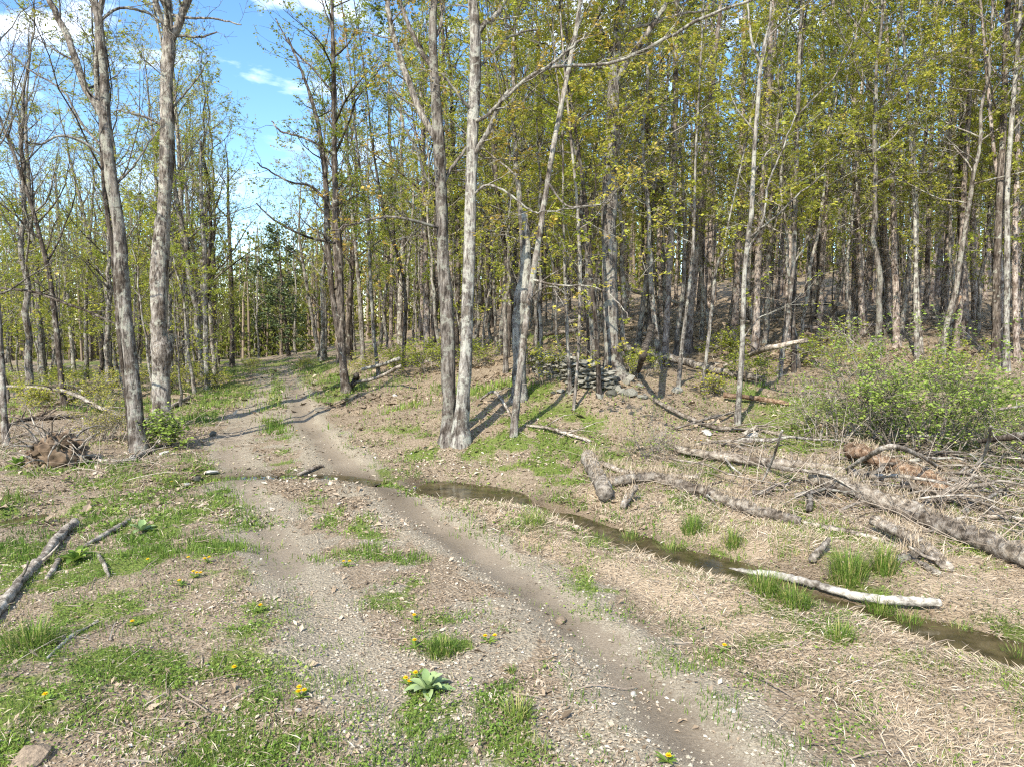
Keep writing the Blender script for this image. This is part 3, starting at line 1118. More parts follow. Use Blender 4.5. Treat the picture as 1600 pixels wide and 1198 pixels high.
# --- the trees one can single out (px, py, width)
traced_tree('maple_tree', 'tall grey maple leaning left with forked top, nearest tree left of the road',
            [(218, 704, 27), (210, 640, 24), (200, 537, 22), (192, 450, 21), (185, 367, 21), (174, 267, 18), (166, 200, 17), (165, 133, 15), (160, 67, 13), (155, 23, 12), (144, -10, 9), (130, -60, 7)],
            'bark_grey', LACE, seed=1, top=14, hfrom=9.5, sides=16, limbs=[
                [(165, 182, 12), (148, 155, 11), (133, 133, 11), (110, 67, 10), (78, 0, 9), (50, -60, 6)],
                [(158, 30, 9), (162, 0, 8), (172, -50, 6)],
                [(166, 205, 8), (153, 150, 8), (152, 67, 7), (150, 0, 6), (140, -50, 4)],
                ([(176, 260, 5), (140, 230, 4), (100, 215, 3.5), (65, 227, 3), (40, 222, 2)], -1.0),
                ([(172, 235, 4), (130, 190, 3.5), (100, 140, 3), (50, 110, 2.5), (10, 80, 2)], 1.0),
                ([(158, 40, 5), (185, 18, 4), (215, 18, 4), (245, 30, 3), (275, 60, 2)], .8),
                ([(176, 285, 4), (205, 260, 3), (230, 225, 2.5), (250, 200, 2)], .5)])
traced_tree('dark_stem_tree', 'thin dark stem standing against the back of the leaning grey maple',
            [(204, 697, 7), (198, 620, 8), (190, 540, 8), (183, 470, 9), (178, 400, 8), (165, 300, 7), (158, 200, 6)], 'bark_dark', LACE, seed=2, top=8, hfrom=4.5, nlimb=5, sides=9)
traced_tree('burled_maple_tree', 'thick grey maple with a burl low on its trunk, beside the dirt road',
            [(253, 666, 31), (253, 620, 27), (254, 575, 29), (256, 550, 36), (252, 525, 28), (253, 483, 26), (252, 400, 27), (254, 350, 24), (257, 300, 22), (259, 200, 22), (259, 130, 20), (262, 75, 22), (262, 40, 15), (262, 0, 13), (258, -60, 9)],
            'bark_grey', LACE, seed=3, top=14, hfrom=9, sides=18, bump=.2, limbs=[
                [(264, 66, 14), (277, 43, 13), (286, 20, 12), (296, -5, 11), (318, -60, 7)],
                ([(274, 55, 5), (290, 55, 4), (320, 57, 3), (340, 50, 2)], 0),
                ([(285, 22, 5), (310, 28, 4), (345, 30, 3), (378, 40, 2)], 0),
                ([(262, 70, 5), (250, 20, 5), (240, -20, 4)], 0),
                ([(258, 205, 5), (235, 190, 4), (210, 180, 3), (180, 172, 2.5)], -.5),
                ([(260, 180, 4), (285, 150, 3), (310, 120, 2.5), (325, 95, 2)], .6)])
traced_tree('snag', 'pale straight dead snag ending bare against the sky left of the road',
            [(324, 608, 10), (322, 540, 9), (320, 450, 8), (319, 383, 8), (315, 340, 7), (313, 270, 6), (312, 220, 4)], 'bark_pale', LACE, seed=4, snag=True, sides=9)
traced_tree('twin_stem_tree', 'dark tree with two stems rising from the right road verge',
            [(541, 613, 15), (536, 560, 13), (533, 483, 12), (531, 400, 11), (526, 330, 10), (523, 233, 9), (522, 133, 8), (520, 40, 6), (518, -20, 5)], 'bark_dark', LIME, seed=5, top=17, hfrom=8, sides=12,
            limbs=[[(534, 545, 9), (524, 500, 9), (513, 400, 9), (509, 300, 8), (503, 233, 7), (490, 167, 6), (473, 117, 4), (450, 60, 3)],
                   ([(527, 330, 5), (490, 290, 4), (455, 283, 3), (420, 265, 2.5), (400, 255, 2)], -1),
                   ([(523, 240, 4), (480, 215, 3.5), (440, 205, 3), (425, 190, 2)], 1),
                   ([(528, 380, 4), (480, 370, 3.5), (430, 345, 3), (400, 318, 2)], -.5),
                   ([(522, 150, 4), (490, 110, 3), (460, 80, 2.5), (430, 30, 2)], .5),
                   ([(523, 240, 4), (545, 190, 3), (560, 150, 2.5), (600, 100, 2)], 1)], extra=8, extra_h=(3.5, 9))
traced_tree('double_trunk_maple', 'large maple left trunk of a close pair standing right of the road',
            [(701, 690, 30), (701, 640, 24), (700, 584, 23), (699, 500, 23), (692, 400, 21), (690, 334, 21), (687, 267, 20), (685, 217, 20), (681, 167, 17), (677, 100, 15), (675, 33, 14), (680, -20, 11), (688, -80, 8)],
            'bark_grey', RUST, seed=6, top=15, hfrom=9, sides=18, bump=.15, limbs=[
                [(684, 222, 11), (657, 177, 11), (634, 117, 10), (617, 67, 9), (607, 20, 8), (598, -30, 6)],
                ([(678, 110, 8), (660, 85, 8), (647, 60, 7), (628, 10, 6), (620, -30, 5)], 0),
                ([(676, 60, 6), (688, 40, 6), (692, 0, 5), (700, -40, 4)], .4),
                ([(688, 352, 6), (670, 350, 5), (640, 342, 4.5), (600, 338, 4), (560, 348, 3), (513, 362, 2)], -1),
                ([(688, 300, 5), (665, 280, 4), (650, 235, 4), (635, 205, 3)], -.5),
                ([(692, 290, 6), (705, 262, 6), (722, 240, 5), (735, 222, 4)], .5)])
traced_tree('double_trunk_maple', 'pale lichened maple right trunk of a close pair standing right of the road',
            [(721, 692, 30), (723, 640, 24), (726, 600, 22), (729, 534, 21), (731, 450, 21), (734, 367, 20), (737, 267, 20), (740, 200, 20), (742, 130, 20), (743, 60, 19), (740, 20, 18), (735, -20, 13), (728, -80, 9)],
            'bark_pale', RUST, seed=7, top=15, hfrom=9.2, sides=18, bump=.12, limbs=[
                ([(740, 258, 8), (752, 235, 8), (764, 214, 8), (781, 170, 7), (800, 145, 6), (850, 113, 5), (893, 77, 4), (920, 50, 3)], -1.0),
                ([(740, 200, 6), (760, 190, 6), (790, 160, 5), (850, 114, 5), (950, 105, 5), (1017, 77, 5), (1100, 30, 5), (1177, 0, 4), (1230, -30, 3)], -2.2),
                [(744, 62, 9), (755, 40, 9), (775, 25, 8), (800, -20, 6)],
                ([(741, 110, 5), (770, 80, 4), (800, 55, 4), (840, 45, 3)], .5),
                ([(732, 172, 5), (722, 160, 5), (700, 130, 4), (690, 115, 3)], -.4),
                ([(736, 310, 4), (760, 290, 4), (790, 300, 3.5), (830, 330, 3), (860, 330, 2.5), (940, 320, 2)], -1.2),
                ([(744, 40, 8), (738, 10, 8), (728, -30, 6)], .2)])
traced_tree('leaning_tree', 'slim grey tree leaning right in front of the ragged dead trunk',
            [(803, 680, 12), (808, 620, 12), (814, 567, 12), (825, 483, 11), (835, 417, 10), (843, 367, 10), (853, 300, 9), (867, 217, 9), (880, 150, 8), (897, 67, 8), (907, 0, 7), (915, -50, 5)],
            'bark_grey', GOLD, seed=8, top=13, hfrom=8, sides=12, nlimb=8,
            limbs=[([(829, 470, 4), (850, 452, 3.5), (868, 450, 3), (890, 462, 2)], -.6), ([(832, 430, 4), (870, 440, 3), (930, 445, 2.5), (965, 470, 2), (985, 500, 1.5)], -1.2),
                   ([(856, 290, 4), (885, 325, 3), (920, 325, 3), (950, 318, 2), (965, 295, 1.5)], -1)])
traced_tree('ragged_tree', 'broad shaggy pale dead trunk behind the slim leaning tree',
            [(811, 645, 26), (812, 600, 22), (812, 560, 24), (810, 520, 26), (815, 470, 26), (820, 440, 20), (822, 390, 14), (820, 330, 12)], 'bark_pale', LACE, seed=9, snag=True, sides=14, bump=.3, depth=14.2)
traced_tree('shagbark_tree', 'big furrowed grey tree rising from the end of the stone wall',
            [(960, 588, 36), (957, 560, 28), (954, 517, 26), (952, 417, 24), (950, 350, 24), (952, 300, 25), (953, 233, 21), (957, 167, 20), (959, 117, 18), (963, 67, 15), (967, 27, 15), (973, -5, 14), (978, -60, 9)],
            'bark_grey', GOLD, seed=10, top=16, hfrom=9, sides=18, bump=.2, flare=1.5, limbs=[
                [(958, 112, 11), (948, 70, 10), (934, 45, 9), (928, 38, 9), (940, 10, 8), (960, -20, 6)],
                [(963, 130, 9), (987, 90, 9), (1010, 57, 9), (1033, 20, 8), (1047, -5, 7), (1060, -50, 5)],
                ([(963, 60, 7), (990, 48, 6), (1020, 40, 5), (1060, 25, 4), (1110, 15, 3)], .8),
                ([(951, 108, 6), (935, 105, 5), (915, 100, 4)], -.3),
                ([(957, 175, 7), (964, 168, 5), (968, 163, 3)], 0),
                ([(955, 240, 6), (966, 232, 5), (974, 222, 2)], 0)], extra=5, extra_h=(4, 9))
traced_tree('birch_sapling', 'slender pale grey sapling with forked top standing alone at the clearing edge',
            [(1152, 662, 10), (1155, 610, 9), (1159, 550, 9), (1164, 433, 8), (1169, 360, 8), (1171, 334, 8), (1176, 234, 7), (1181, 150, 7), (1184, 110, 6), (1192, 70, 5), (1199, 40, 4), (1204, 0, 4), (1208, -40, 3)],
            'bark_pale', LEAN, seed=12, top=10.5, hfrom=7, sides=9, nlimb=5, bump=.06, limbs=[
                [(1183, 112, 5), (1172, 80, 4), (1168, 40, 3.5), (1166, 0, 3), (1163, -40, 2)],
                ([(1172, 368, 4), (1190, 355, 3.5), (1200, 347, 3), (1253, 300, 2.5), (1290, 270, 2)], -.5),
                ([(1170, 385, 4), (1195, 335, 3.5), (1202, 284, 3), (1220, 240, 2.5), (1243, 180, 2)], -.3),
                ([(1175, 260, 3), (1190, 245, 2.5), (1205, 230, 2)], .3),
                ([(1178, 210, 3), (1150, 170, 2), (1140, 140, 1.5)], .3),
                ([(1160, 535, 3), (1185, 500, 2), (1205, 490, 1.5)], -.3)])
mid = [
    # label, pts, bark, style
    ('dark slim tree right of the shagbark, base split by a slanted dead pole', [(1012, 542, 11), (1016, 480, 10), (1015, 400, 9), (1014, 330, 9), (1012, 230, 8), (1013, 130, 7), (1014, 20, 6)], 'bark_dark', LIME),
    ('straight brown tree standing just in front of the fallen log', [(1038, 571, 12), (1042, 500, 11), (1046, 430, 10), (1050, 350, 10), (1054, 250, 9), (1056, 130, 9), (1057, 20, 8)], 'bark_pine', POLE),
    ('thin silvery sapling leaning right beside the grey boulder', [(1060, 604, 7), (1067, 540, 7), (1073, 480, 6), (1081, 400, 6), (1084, 350, 5), (1086, 250, 4)], 'bark_pale', LEAN),
    ('slim pale sapling curving right, between boulder and clearing sapling', [(1097, 608, 6), (1104, 550, 6), (1111, 490, 6), (1119, 420, 5), (1127, 395, 4), (1136, 350, 3)], 'bark_pale', LEAN),
    ('dark crooked stem rising from the tumbled wall stones', [(936, 620, 9), (934, 560, 8), (929, 490, 8), (922, 420, 7), (918, 350, 7), (905, 250, 6), (898, 200, 5)], 'bark_dark', LIME),
    ('grey stem standing in front of the middle of the stone wall', [(891, 614, 7), (888, 560, 6), (885, 500, 6), (882, 420, 5), (880, 330, 4)], 'bark_grey', LIME),
    ('forked thin stem left of the crooked dark stem at the wall', [(896, 640, 5), (903, 560, 5), (906, 480, 6), (906, 400, 6), (900, 300, 5), (890, 200, 4)], 'bark_grey', GOLD),
    ('leaning grey tree at the near edge of the pine stand', [(1217, 588, 10), (1224, 540, 9), (1231, 490, 9), (1240, 410, 8), (1243, 330, 8), (1246, 220, 7), (1250, 100, 6)], 'bark_grey', GOLD),
    ('dark upright stem beside the leaning grey tree', [(1240, 582, 7), (1240, 500, 7), (1241, 420, 6), (1240, 330, 5)], 'bark_dark', LEAN),
    ('reddish pine with flaking bark, left of the tall green shrub', [(1347, 522, 12), (1345, 450, 11), (1341, 370, 10), (1338, 300, 10), (1335, 200, 9), (1330, 100, 8), (1326, 20, 7)], 'bark_pine', POLE),
    ('pale grey pole tree rising straight behind the green shrub', [(1433, 563, 8), (1433, 480, 7), (1434, 400, 7), (1430, 300, 6), (1424, 200, 6), (1416, 90, 5), (1410, 0, 4)], 'bark_pale', LEAN),
    ('brown pine trunk behind the shrub, left of the pale pole', [(1387, 516, 12), (1388, 440, 11), (1384, 380, 11), (1376, 280, 10), (1365, 180, 9), (1355, 90, 8)], 'bark_pine', POLE),
    ('thick reddish pine right of the shrub, left of the pine row', [(1507, 530, 15), (1506, 460, 14), (1503, 380, 13), (1503, 280, 12), (1505, 150, 11), (1507, 20, 10)], 'bark_pine', POLE),
    ('dark pine trunk at the left of the near pine row', [(1557, 574, 14), (1557, 500, 13), (1560, 400, 12), (1564, 300, 12), (1570, 150, 10), (1574, 20, 9)], 'bark_dark', POLE),
    ('pale straight trunk foremost in the near pine row', [(1573, 580, 10), (1573, 500, 9), (1573, 400, 9), (1577, 280, 8), (1582, 180, 8), (1592, 60, 7), (1597, 0, 6)], 'bark_pale', POLE),
    ('grey trunk at the right end of the near pine row', [(1589, 566, 10), (1588, 480, 9), (1586, 380, 9), (1588, 250, 8), (1590, 100, 7)], 'bark_pine', POLE),
    ('slim trunk second from the left in the near pine row', [(1566, 568, 8), (1567, 480, 8), (1567, 380, 7), (1566, 330, 7), (1552, 230, 6), (1545, 180, 6), (1537, 80, 5), (1530, 0, 4)], 'bark_pine', LEAN),
    ('pale trunk slanting left behind the burled maple', [(294, 600, 9), (292, 520, 9), (290, 440, 8), (287, 380, 8), (284, 300, 7), (280, 220, 6), (275, 140, 5)], 'bark_grey', GOLD),
    ('dark leaning trunk among the left brush', [(101, 636, 9), (94, 570, 9), (88, 517, 9), (80, 460, 8), (72, 417, 8), (60, 363, 7), (45, 310, 6), (20, 240, 5), (0, 190, 4)], 'bark_dark', LACE),
    ('forked grey trunk behind the dark leaning trunk', [(68, 596, 9), (64, 530, 9), (60, 470, 8), (57, 410, 8), (50, 367, 7), (45, 300, 6), (40, 200, 5)], 'bark_grey', LACE),
    ('pale thin trunk between the leaning trunk and the grey maple', [(116, 583, 7), (110, 520, 6), (104, 450, 6), (98, 400, 6), (92, 360, 5), (88, 280, 4)], 'bark_pale', GOLD),
    ('pale leaning trunk just left of the leaning grey maple', [(168, 586, 8), (165, 530, 7), (160, 470, 7), (150, 420, 7), (141, 395, 6), (130, 330, 5), (110, 250, 4)], 'bark_pale', GOLD),
    ('rough dark trunk cut by the left edge of the picture', [(10, 695, 11), (5, 640, 10), (1, 580, 10), (-4, 500, 9), (-8, 400, 8)], 'bark_grey', LACE),
    ('dark trunk beyond the road on the left, under gold leaves', [(363, 575, 9), (362, 500, 8), (361, 430, 7), (358, 360, 6)], 'bark_dark', GOLD),
    ('slim grey trunk behind the pale snag', [(315, 600, 7), (316, 540, 7), (312, 480, 6), (303, 400, 6), (297, 350, 5), (285, 250, 4)], 'bark_grey', GOLD),
    ('pale leaning trunk beside the far road bend', [(500, 560, 8), (492, 520, 7), (484, 470, 6), (474, 415, 5), (468, 370, 4)], 'bark_grey', RUST),
    ('short pale trunk right of the far road bend', [(507, 563, 9), (508, 520, 8), (508, 490, 6), (506, 430, 5)], 'bark_pale', RUST),
    ('grey forked tree on the bank behind the twin stem tree', [(592, 588, 7), (587, 550, 6), (583, 515, 6), (578, 430, 5), (574, 350, 5), (560, 250, 4)], 'bark_pale', LIME),
    ('grey trunk left of the forked tree on the bank', [(568, 573, 9), (565, 520, 8), (560, 440, 7), (553, 367, 6), (545, 280, 5)], 'bark_grey', RUST),
    ('dark curved trunk right of the forked tree on the bank', [(630, 576, 7), (632, 520, 6), (633, 460, 6), (622, 400, 5), (603, 350, 5), (590, 280, 4)], 'bark_dark', LIME),
    ('thick brown trunk left of the close trunk pair', [(667, 566, 12), (667, 500, 11), (666, 420, 10), (664, 340, 9), (662, 240, 8), (660, 120, 6)], 'bark_pine', LIME),
    ('dark trunk showing through between the close trunk pair', [(713, 560, 9), (714, 480, 9), (716, 400, 9), (712, 300, 8), (706, 200, 7)], 'bark_dark', LIME),
    ('dark crooked tree between the close pair and the leaning tree', [(792, 560, 9), (796, 480, 9), (790, 400, 9), (780, 330, 9), (772, 240, 8), (765, 160, 7), (757, 80, 6)], 'bark_dark', GOLD),
    ('dark trunk seen above the slim leaning tree', [(838, 540, 10), (842, 450, 9), (846, 350, 9), (846, 250, 8), (843, 150, 8), (840, 50, 6)], 'bark_dark', LIME),
    ('thin dark tree left of the shagbark, splitting low', [(923, 560, 8), (915, 450, 8), (908, 350, 7), (900, 230, 6), (893, 150, 5)], 'bark_dark', LIME),
]
for k, (lab, pts, bk, st) in enumerate(mid):
    traced_tree('forest_tree' if bk != 'bark_pine' else 'pine_tree', lab, pts, bk, st, seed=40 + k, top=13 + (k * 37 % 5), sides=8, bump=.1, hfrom=5.5 if st is not LACE else 4,
                extra=(4 if st in (LIME, GOLD, LEAN, RUST) else 2), extra_h=(2.2, 6), group='single trunks one can pick out at the forest edge')

# --- filler trees: a few prototypes, copied
PROTO = {}


def proto(kind, seed):
    g = np.random.default_rng(seed)
    tb, wood, leaves = Buf(), Buf(), []
    S = dict(
        gold=Style(limbs=14, limb_len=2.9, nb=6, nt=4, leaf=.7, per=6, lsize=.060, mat='leaf_gold', ang=55),
        lime=Style(limbs=14, limb_len=2.8, nb=6, nt=4, leaf=.7, per=6, lsize=.060, mat='leaf_lime', ang=55),
        lace=Style(limbs=14, limb_len=3.4, nb=6, nt=5, leaf=.35, per=4, lsize=.062, mat='leaf_gold', ang=42),
        edge=Style(limbs=22, limb_len=2.4, nb=6, nt=4, leaf=.82, per=8, lsize=.054, mat='leaf_gold', ang=68, up=.02, droop=.5),
        pine=Style(limbs=15, limb_len=1.9, nb=4, nt=3, leaf=.35, per=5, lsize=.15, mat='needle', ang=72, up=.05, droop=.1),
        young=Style(limbs=12, limb_len=1.9, nb=5, nt=3, leaf=.8, per=7, lsize=.056, mat='leaf_lime', ang=66, up=.0, droop=.5),
        fir=Style(limbs=30, limb_len=2.0, nb=5, nt=3, leaf=.8, per=4, lsize=.17, mat='needle', ang=84, up=-.02, droop=.3),
    )[kind]
    H = dict(edge=11.5, gold=15, lime=14, lace=16, pine=19, young=6.5, fir=10)[kind]
    r0 = dict(edge=.075, gold=.13, lime=.12, lace=.14, pine=.118, young=.045, fir=.13)[kind]
    h0 = dict(edge=3.9, gold=4.0, lime=3.2, lace=4.5, pine=13, young=1.4, fir=.8)[kind]
    bark = dict(edge='bark_grey', gold='bark_grey', lime='bark_dark', lace='bark_grey', pine='bark_pine', young='bark_grey', fir='bark_dark')[kind]
    n = int(H * 2.2)
    lean = g.normal(0, .035 if kind != 'pine' else .015, 2)
    z = np.linspace(0, H, n)
    wob = np.cumsum(g.normal(0, .05 if kind not in ('pine', 'fir') else .015, (n, 2)), 0)
    tr = np.column_stack([lean[0] * z + wob[:, 0] - wob[0, 0], lean[1] * z + wob[:, 1] - wob[0, 1], z])
    rr = r0 * (1 - z / H * .88) * (1 + .5 * np.exp(-z / .3))
    tube(tb, np.vstack([tr[0] - (0, 0, .5), tr]), np.concatenate([[rr[0]], rr]), 8, bump=.1, lrng=g)
    crown_on(g, wood, leaves, tr, rr, S, h0, H - .15)
    if kind == 'pine':      # dead stubs on the bare trunk
        for k in range(22):
            h = g.uniform(2, 10.5)
            i = int(h / H * (n - 1))
            a = g.uniform(0, 6.28)
            d = np.array([math.cos(a), math.sin(a), g.uniform(-.2, .3)])
            pts = walk(g, tr[i], d, g.uniform(.3, 1.4), 3, .12, np.zeros(3))
            tube(wood, pts, np.linspace(.014, .004, 4), 3)
    nm = dict(edge='maple_tree', gold='maple_tree', lime='hardwood_tree', lace='bare_tree', pine='pine_tree', young='maple_sapling', fir='evergreen_tree')[kind]
    root = empty(nm, (0, 0, 0), 'x', 'sapling' if kind == 'young' else 'tree')
    tb.obj('trunk', M[bark], root)
    tag(wood.obj('branches', M[bark], root), kind='stuff')
    lb = Buf()
    leaf_mesh(g, lb, leaves, S)
    tag(lb.obj('crown', M[S.mat], root, smooth=False), kind='stuff')
    PROTO.setdefault(kind, []).append([root, False])


for kd, cnt in (('gold', 3), ('lime', 3), ('lace', 2), ('pine', 3), ('young', 4), ('fir', 2), ('edge', 4)):
    for q in range(cnt):
        proto(kd, 300 + q * 17 + len(kd) * 5 + ord(kd[0]))


def place(kind, x, y, sc, label, group):
    g = PROTO[kind]
    slot = g[int(rng.integers(len(g)))]
    loc = (x, y, float(height(x, y)) - .03)
    rz = rng.uniform(0, 6.28)
    tlt = rng.normal(0, .035, 2)
    if not slot[1]:
        slot[1] = True
        o = slot[0]
        o.location, o.rotation_euler, o.scale = loc, (tlt[0], tlt[1], rz), (sc, sc, sc)
        o['label'], o['group'] = label, group
        return o
    o = dup(slot[0], loc, rz, sc, label, group)
    o.rotation_euler = (tlt[0], tlt[1], rz)
    return o


def road_x(y):
    return float(np.interp(y, ROAD_C[:, 1], ROAD_C[:, 0]))


KL = dict(edge='slim leafy maple', gold='gold leaved maple', lime='green leaved hardwood', lace='bare twiggy tree', pine='bare trunked pine', young='small young maple', fir='dark evergreen')
placed = []
ZONES = [(90, 'the left brush pile'), (200, 'the leaning grey maple'), (300, 'the burled maple'), (360, 'the pale snag'), (480, 'the far end of the road'), (570, 'the twin stem tree'), (660, 'the grassy road bank'),
         (760, 'the close trunk pair'), (860, 'the ragged dead trunk'), (960, 'the stone wall'), (1060, 'the shagbark tree'), (1130, 'the long mossy trunk'), (1200, 'the clearing sapling'), (1290, 'the leaning grey tree'),
         (1390, 'the thin pale green shrub'), (1500, 'the big bright shrub'), (1590, 'the near pine row'), (9999, 'the right clearing edge')]



def scatter(n, kinds, region, cond, dmin, smin=.85, smax=1.2):
    c = 0
    for tr_ in range(n * 30):
        if c >= n:
            break
        x, y = rng.uniform(region[0], region[1]), rng.uniform(region[2], region[3])
        if abs(x) > .80 * y + 2.5 or not cond(x, y):
            continue
        if any((x - a) ** 2 + (y - b) ** 2 < dmin ** 2 for a, b in placed):
            continue
        ks, pr = zip(*kinds)
        k = ks[int(rng.choice(len(ks), p=np.array(pr) / sum(pr)))]
        px_ = pxof(x, y)
        where = [w for lim, w in ZONES if px_ < lim][0]
        near_ = y < 24 if x > 0 else y < 26
        where = ('close behind ' if near_ else ('well back behind ' if y < 38 else 'deep behind ')) + where
        place(k, x, y, rng.uniform(smin, smax), KL[k] + ' ' + where, KL[k] + ' ' + where)
        placed.append((x, y))
        c += 1


def pxof(x, y):
    a, b, d = project(np.array([x, y, 1.0]))
    return a


def gapfree(x, y):
    p = pxof(x, y)
    return not (342 < p < 425)


scatter(56, [('edge', 1)], (-3, 26, 16, 28), lambda x, y: x > road_x(y) + 6.5 and pxof(x, y) > 640 and not (x > 4.5 and y < 17.6), 1.0, .75, 1.25)
scatter(96, [('pine', 7), ('edge', 1)], (6, 40, 18.5, 48), lambda x, y: x > 5 + (y - 20) * .05, 0.9, .8, 1.15)
scatter(38, [('gold', 2), ('lime', 3), ('edge', 2), ('pine', 3)], (-9, 14, 20, 46), lambda x, y: x > road_x(y) + 5.0 and pxof(x, y) > 560, 1.7)
scatter(34, [('young', 1)], (-6, 30, 15.5, 38), lambda x, y: x > road_x(y) + 5.5 and pxof(x, y) > 600 and not (x > 4.5 and y < 17), 1.0, .7, 1.35)
scatter(30, [('gold', 2), ('lace', 4), ('lime', 2)], (-40, -9, 21, 46), lambda x, y: x < road_x(y) - 3.2 and gapfree(x, y), 1.9, .7, 1.0)
scatter(46, [('young', 1)], (-40, -9, 20, 52), lambda x, y: x < road_x(y) - 2.4 and gapfree(x, y), 1.2, .7, 1.5)
scatter(30, [('gold', 2), ('lime', 2), ('edge', 2)], (-14, 50, 44, 66), lambda x, y: x > road_x(y) + 4 and pxof(x, y) > 480, 2.0)
scatter(18, [('gold', 2), ('lime', 2), ('lace', 1)], (-56, -16, 46, 68), lambda x, y: x < road_x(y) - 3 and gapfree(x, y), 2.0, .7, .9)
scatter(16, [('gold', 1), ('lime', 1), ('edge', 1)], (-26, -8, 26, 50), lambda x, y: (265 < pxof(x, y) < 342 and x < road_x(y) - 2.6) or (440 < pxof(x, y) < 560 and x > road_x(y) + 2.6), 1.3, .9, 1.2)
scatter(18, [('young', 1)], (-22, 6, 40, 64), lambda x, y: 540 < pxof(x, y) < 800 and x > road_x(y) + 4, 1.4, 1.5, 2.0)
scatter(4, [('fir', 1)], (-36, -16, 52, 80), lambda x, y: 372 < pxof(x, y) < 480, 1.6, .8, 1.25)
scatter(14, [('gold', 1), ('lime', 1)], (-38, -14, 52, 84), lambda x, y: 330 < pxof(x, y) < 510, 2.2, .6, .8)


for lst in PROTO.values():      # prototypes that found no place
    for root_, used_ in lst:
        if not used_:
            for ch in list(root_.children):
                bpy.data.objects.remove(ch)
            bpy.data.objects.remove(root_)


def far_wood():
    b, lv = Buf(), Buf()
    n = 0
    while n < 1130:
        y = rng.uniform(62, 125)
        x = rng.uniform(-.85, .85) * y if n < 560 else (rng.uniform(-.85, -.22) * y if n < 760 else (rng.uniform(.0, .85) * y if n < 960 else rng.uniform(-.32, .2) * y))
        H = min(.165 * y + 1, 15) * rng.uniform(.55, 1.05) if 300 < pxof(x, y) < 500 else rng.uniform(12, 18)
        z = float(base_h(x, y))
        r = rng.uniform(.1, .2)
        pts = np.array([(x, y, z - .5), (x + rng.normal(0, .2), y, z + H * .5), (x + rng.normal(0, .5), y, z + H)])
        tube(b, pts, [r, r * .7, .03], 5, rnd=rng.uniform(.1, .6))
        m = 140
        q = np.column_stack([rng.normal(x, 1.5, m), rng.normal(y, 1.5, m), z + H * rng.uniform(.0 if rng.random() < .8 else .4, 1.02 if n % 3 else .55, m)])
        d = rand_unit(m)
        s = unit(np.cross(d, rand_unit(m)))
        l = rng.uniform(.2, .5, m)
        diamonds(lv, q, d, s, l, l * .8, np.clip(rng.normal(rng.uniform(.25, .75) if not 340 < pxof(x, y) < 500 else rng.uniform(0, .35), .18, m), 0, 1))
        n += 1
    e = bpy.data.objects.new('distant_wood', None)
    COL.objects.link(e)
    tag(e, 'hazy far wood closing the view behind all the single trees', 'wood', kind='stuff')
    tag(b.obj('trunk_mass', M['twig'], e), kind='stuff')
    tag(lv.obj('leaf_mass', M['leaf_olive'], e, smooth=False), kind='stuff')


far_wood()

# ------------------------------------------------------------------ logs, branches, sticks
LOGLINES = []


def log(name, label, pts, mat='dead', cat='log', group=None, depth=None, sides=10, bump=.14, lift=.72, stubs=0, seed=0, side_twigs=0, sink=0.0):
    """a lying piece of wood traced in the photograph: (px, py, width px [, height above ground m])"""
    g = np.random.default_rng(seed + 77)
    p = np.array([list(q) + [0] * (4 - len(q)) for q in pts], float)
    if depth is None:
        P = G(p[:, 0], p[:, 1])
        # the middle of the wood is what was traced: bring the line forward by its height
        dd = (P - CAMP) @ FWD
        rad = p[:, 2] * (1.3 if group == RD else 1.1) / 2 * dd / FPX
        up = rad * lift + p[:, 3]
        k = 1 - up / np.maximum(CAM_H - P[:, 2], .3)
        k = np.clip(k, .6, 1)
        P = CAMP + (P - CAMP) * k[:, None]
        P[:, 2] = np.maximum(P[:, 2], height(P[:, 0], P[:, 1]) + rad * lift + p[:, 3])
    else:
        dd = np.broadcast_to(np.asarray(depth, float), (len(p),))
        P = at(p[:, 0], p[:, 1], dd)
        rad = p[:, 2] / 2 * dd / FPX
    P = P - np.array([0, 0, sink])
    n = max(14, len(p) * 7)
    PR = smooth_line(np.column_stack([P, rad]), n)
    t, r = PR[:, :3], np.maximum(PR[:, 3], .004)
    org = t[len(t) // 2].copy()
    org[2] = height(org[0], org[1])
    b = Buf()
    wob = g.normal(0, 1, (n, 3)) * r[:, None] * .10
    tube(b, t + wob, r, sides, bump=bump, cap=True, lrng=g)
    for k in range(stubs):
        q = g.uniform(.1, .95)
        bp_, td = interp_line(t, q)
        d = side_dir(g, td, R(g.uniform(45, 85)))
        d[2] = abs(d[2])
        L = g.uniform(.12, .45)
        pts2 = walk(g, bp_, unit(d), L, 4, .15, np.zeros(3))
        rb = .4 * np.interp(q, np.linspace(0, 1, n), r)
        tube(b, pts2, np.linspace(rb, rb * .4, 5), 5, cap=True)
    for k in range(side_twigs):
        q = g.uniform(.15, 1)
        bp_, td = interp_line(t, q)
        d = side_dir(g, td, R(g.uniform(25, 60)))
        d[2] = abs(d[2]) * .5
        L = g.uniform(.3, 1.1)
        pts2 = walk(g, bp_, unit(d), L, 5, .15, np.array([0, 0, -.04]))
        rb = .45 * np.interp(q, np.linspace(0, 1, n), r)
        tube(b, pts2, np.linspace(rb, max(rb * .25, .003), 6), 4)
    o = b.obj(name, M[mat], origin=org, loc=org)
    if group == RD and r.max() > .045 and mat in ('log', 'rotten', 'dead'):
        LOGLINES.append((t, r))
    return tag(o, label, cat, group)


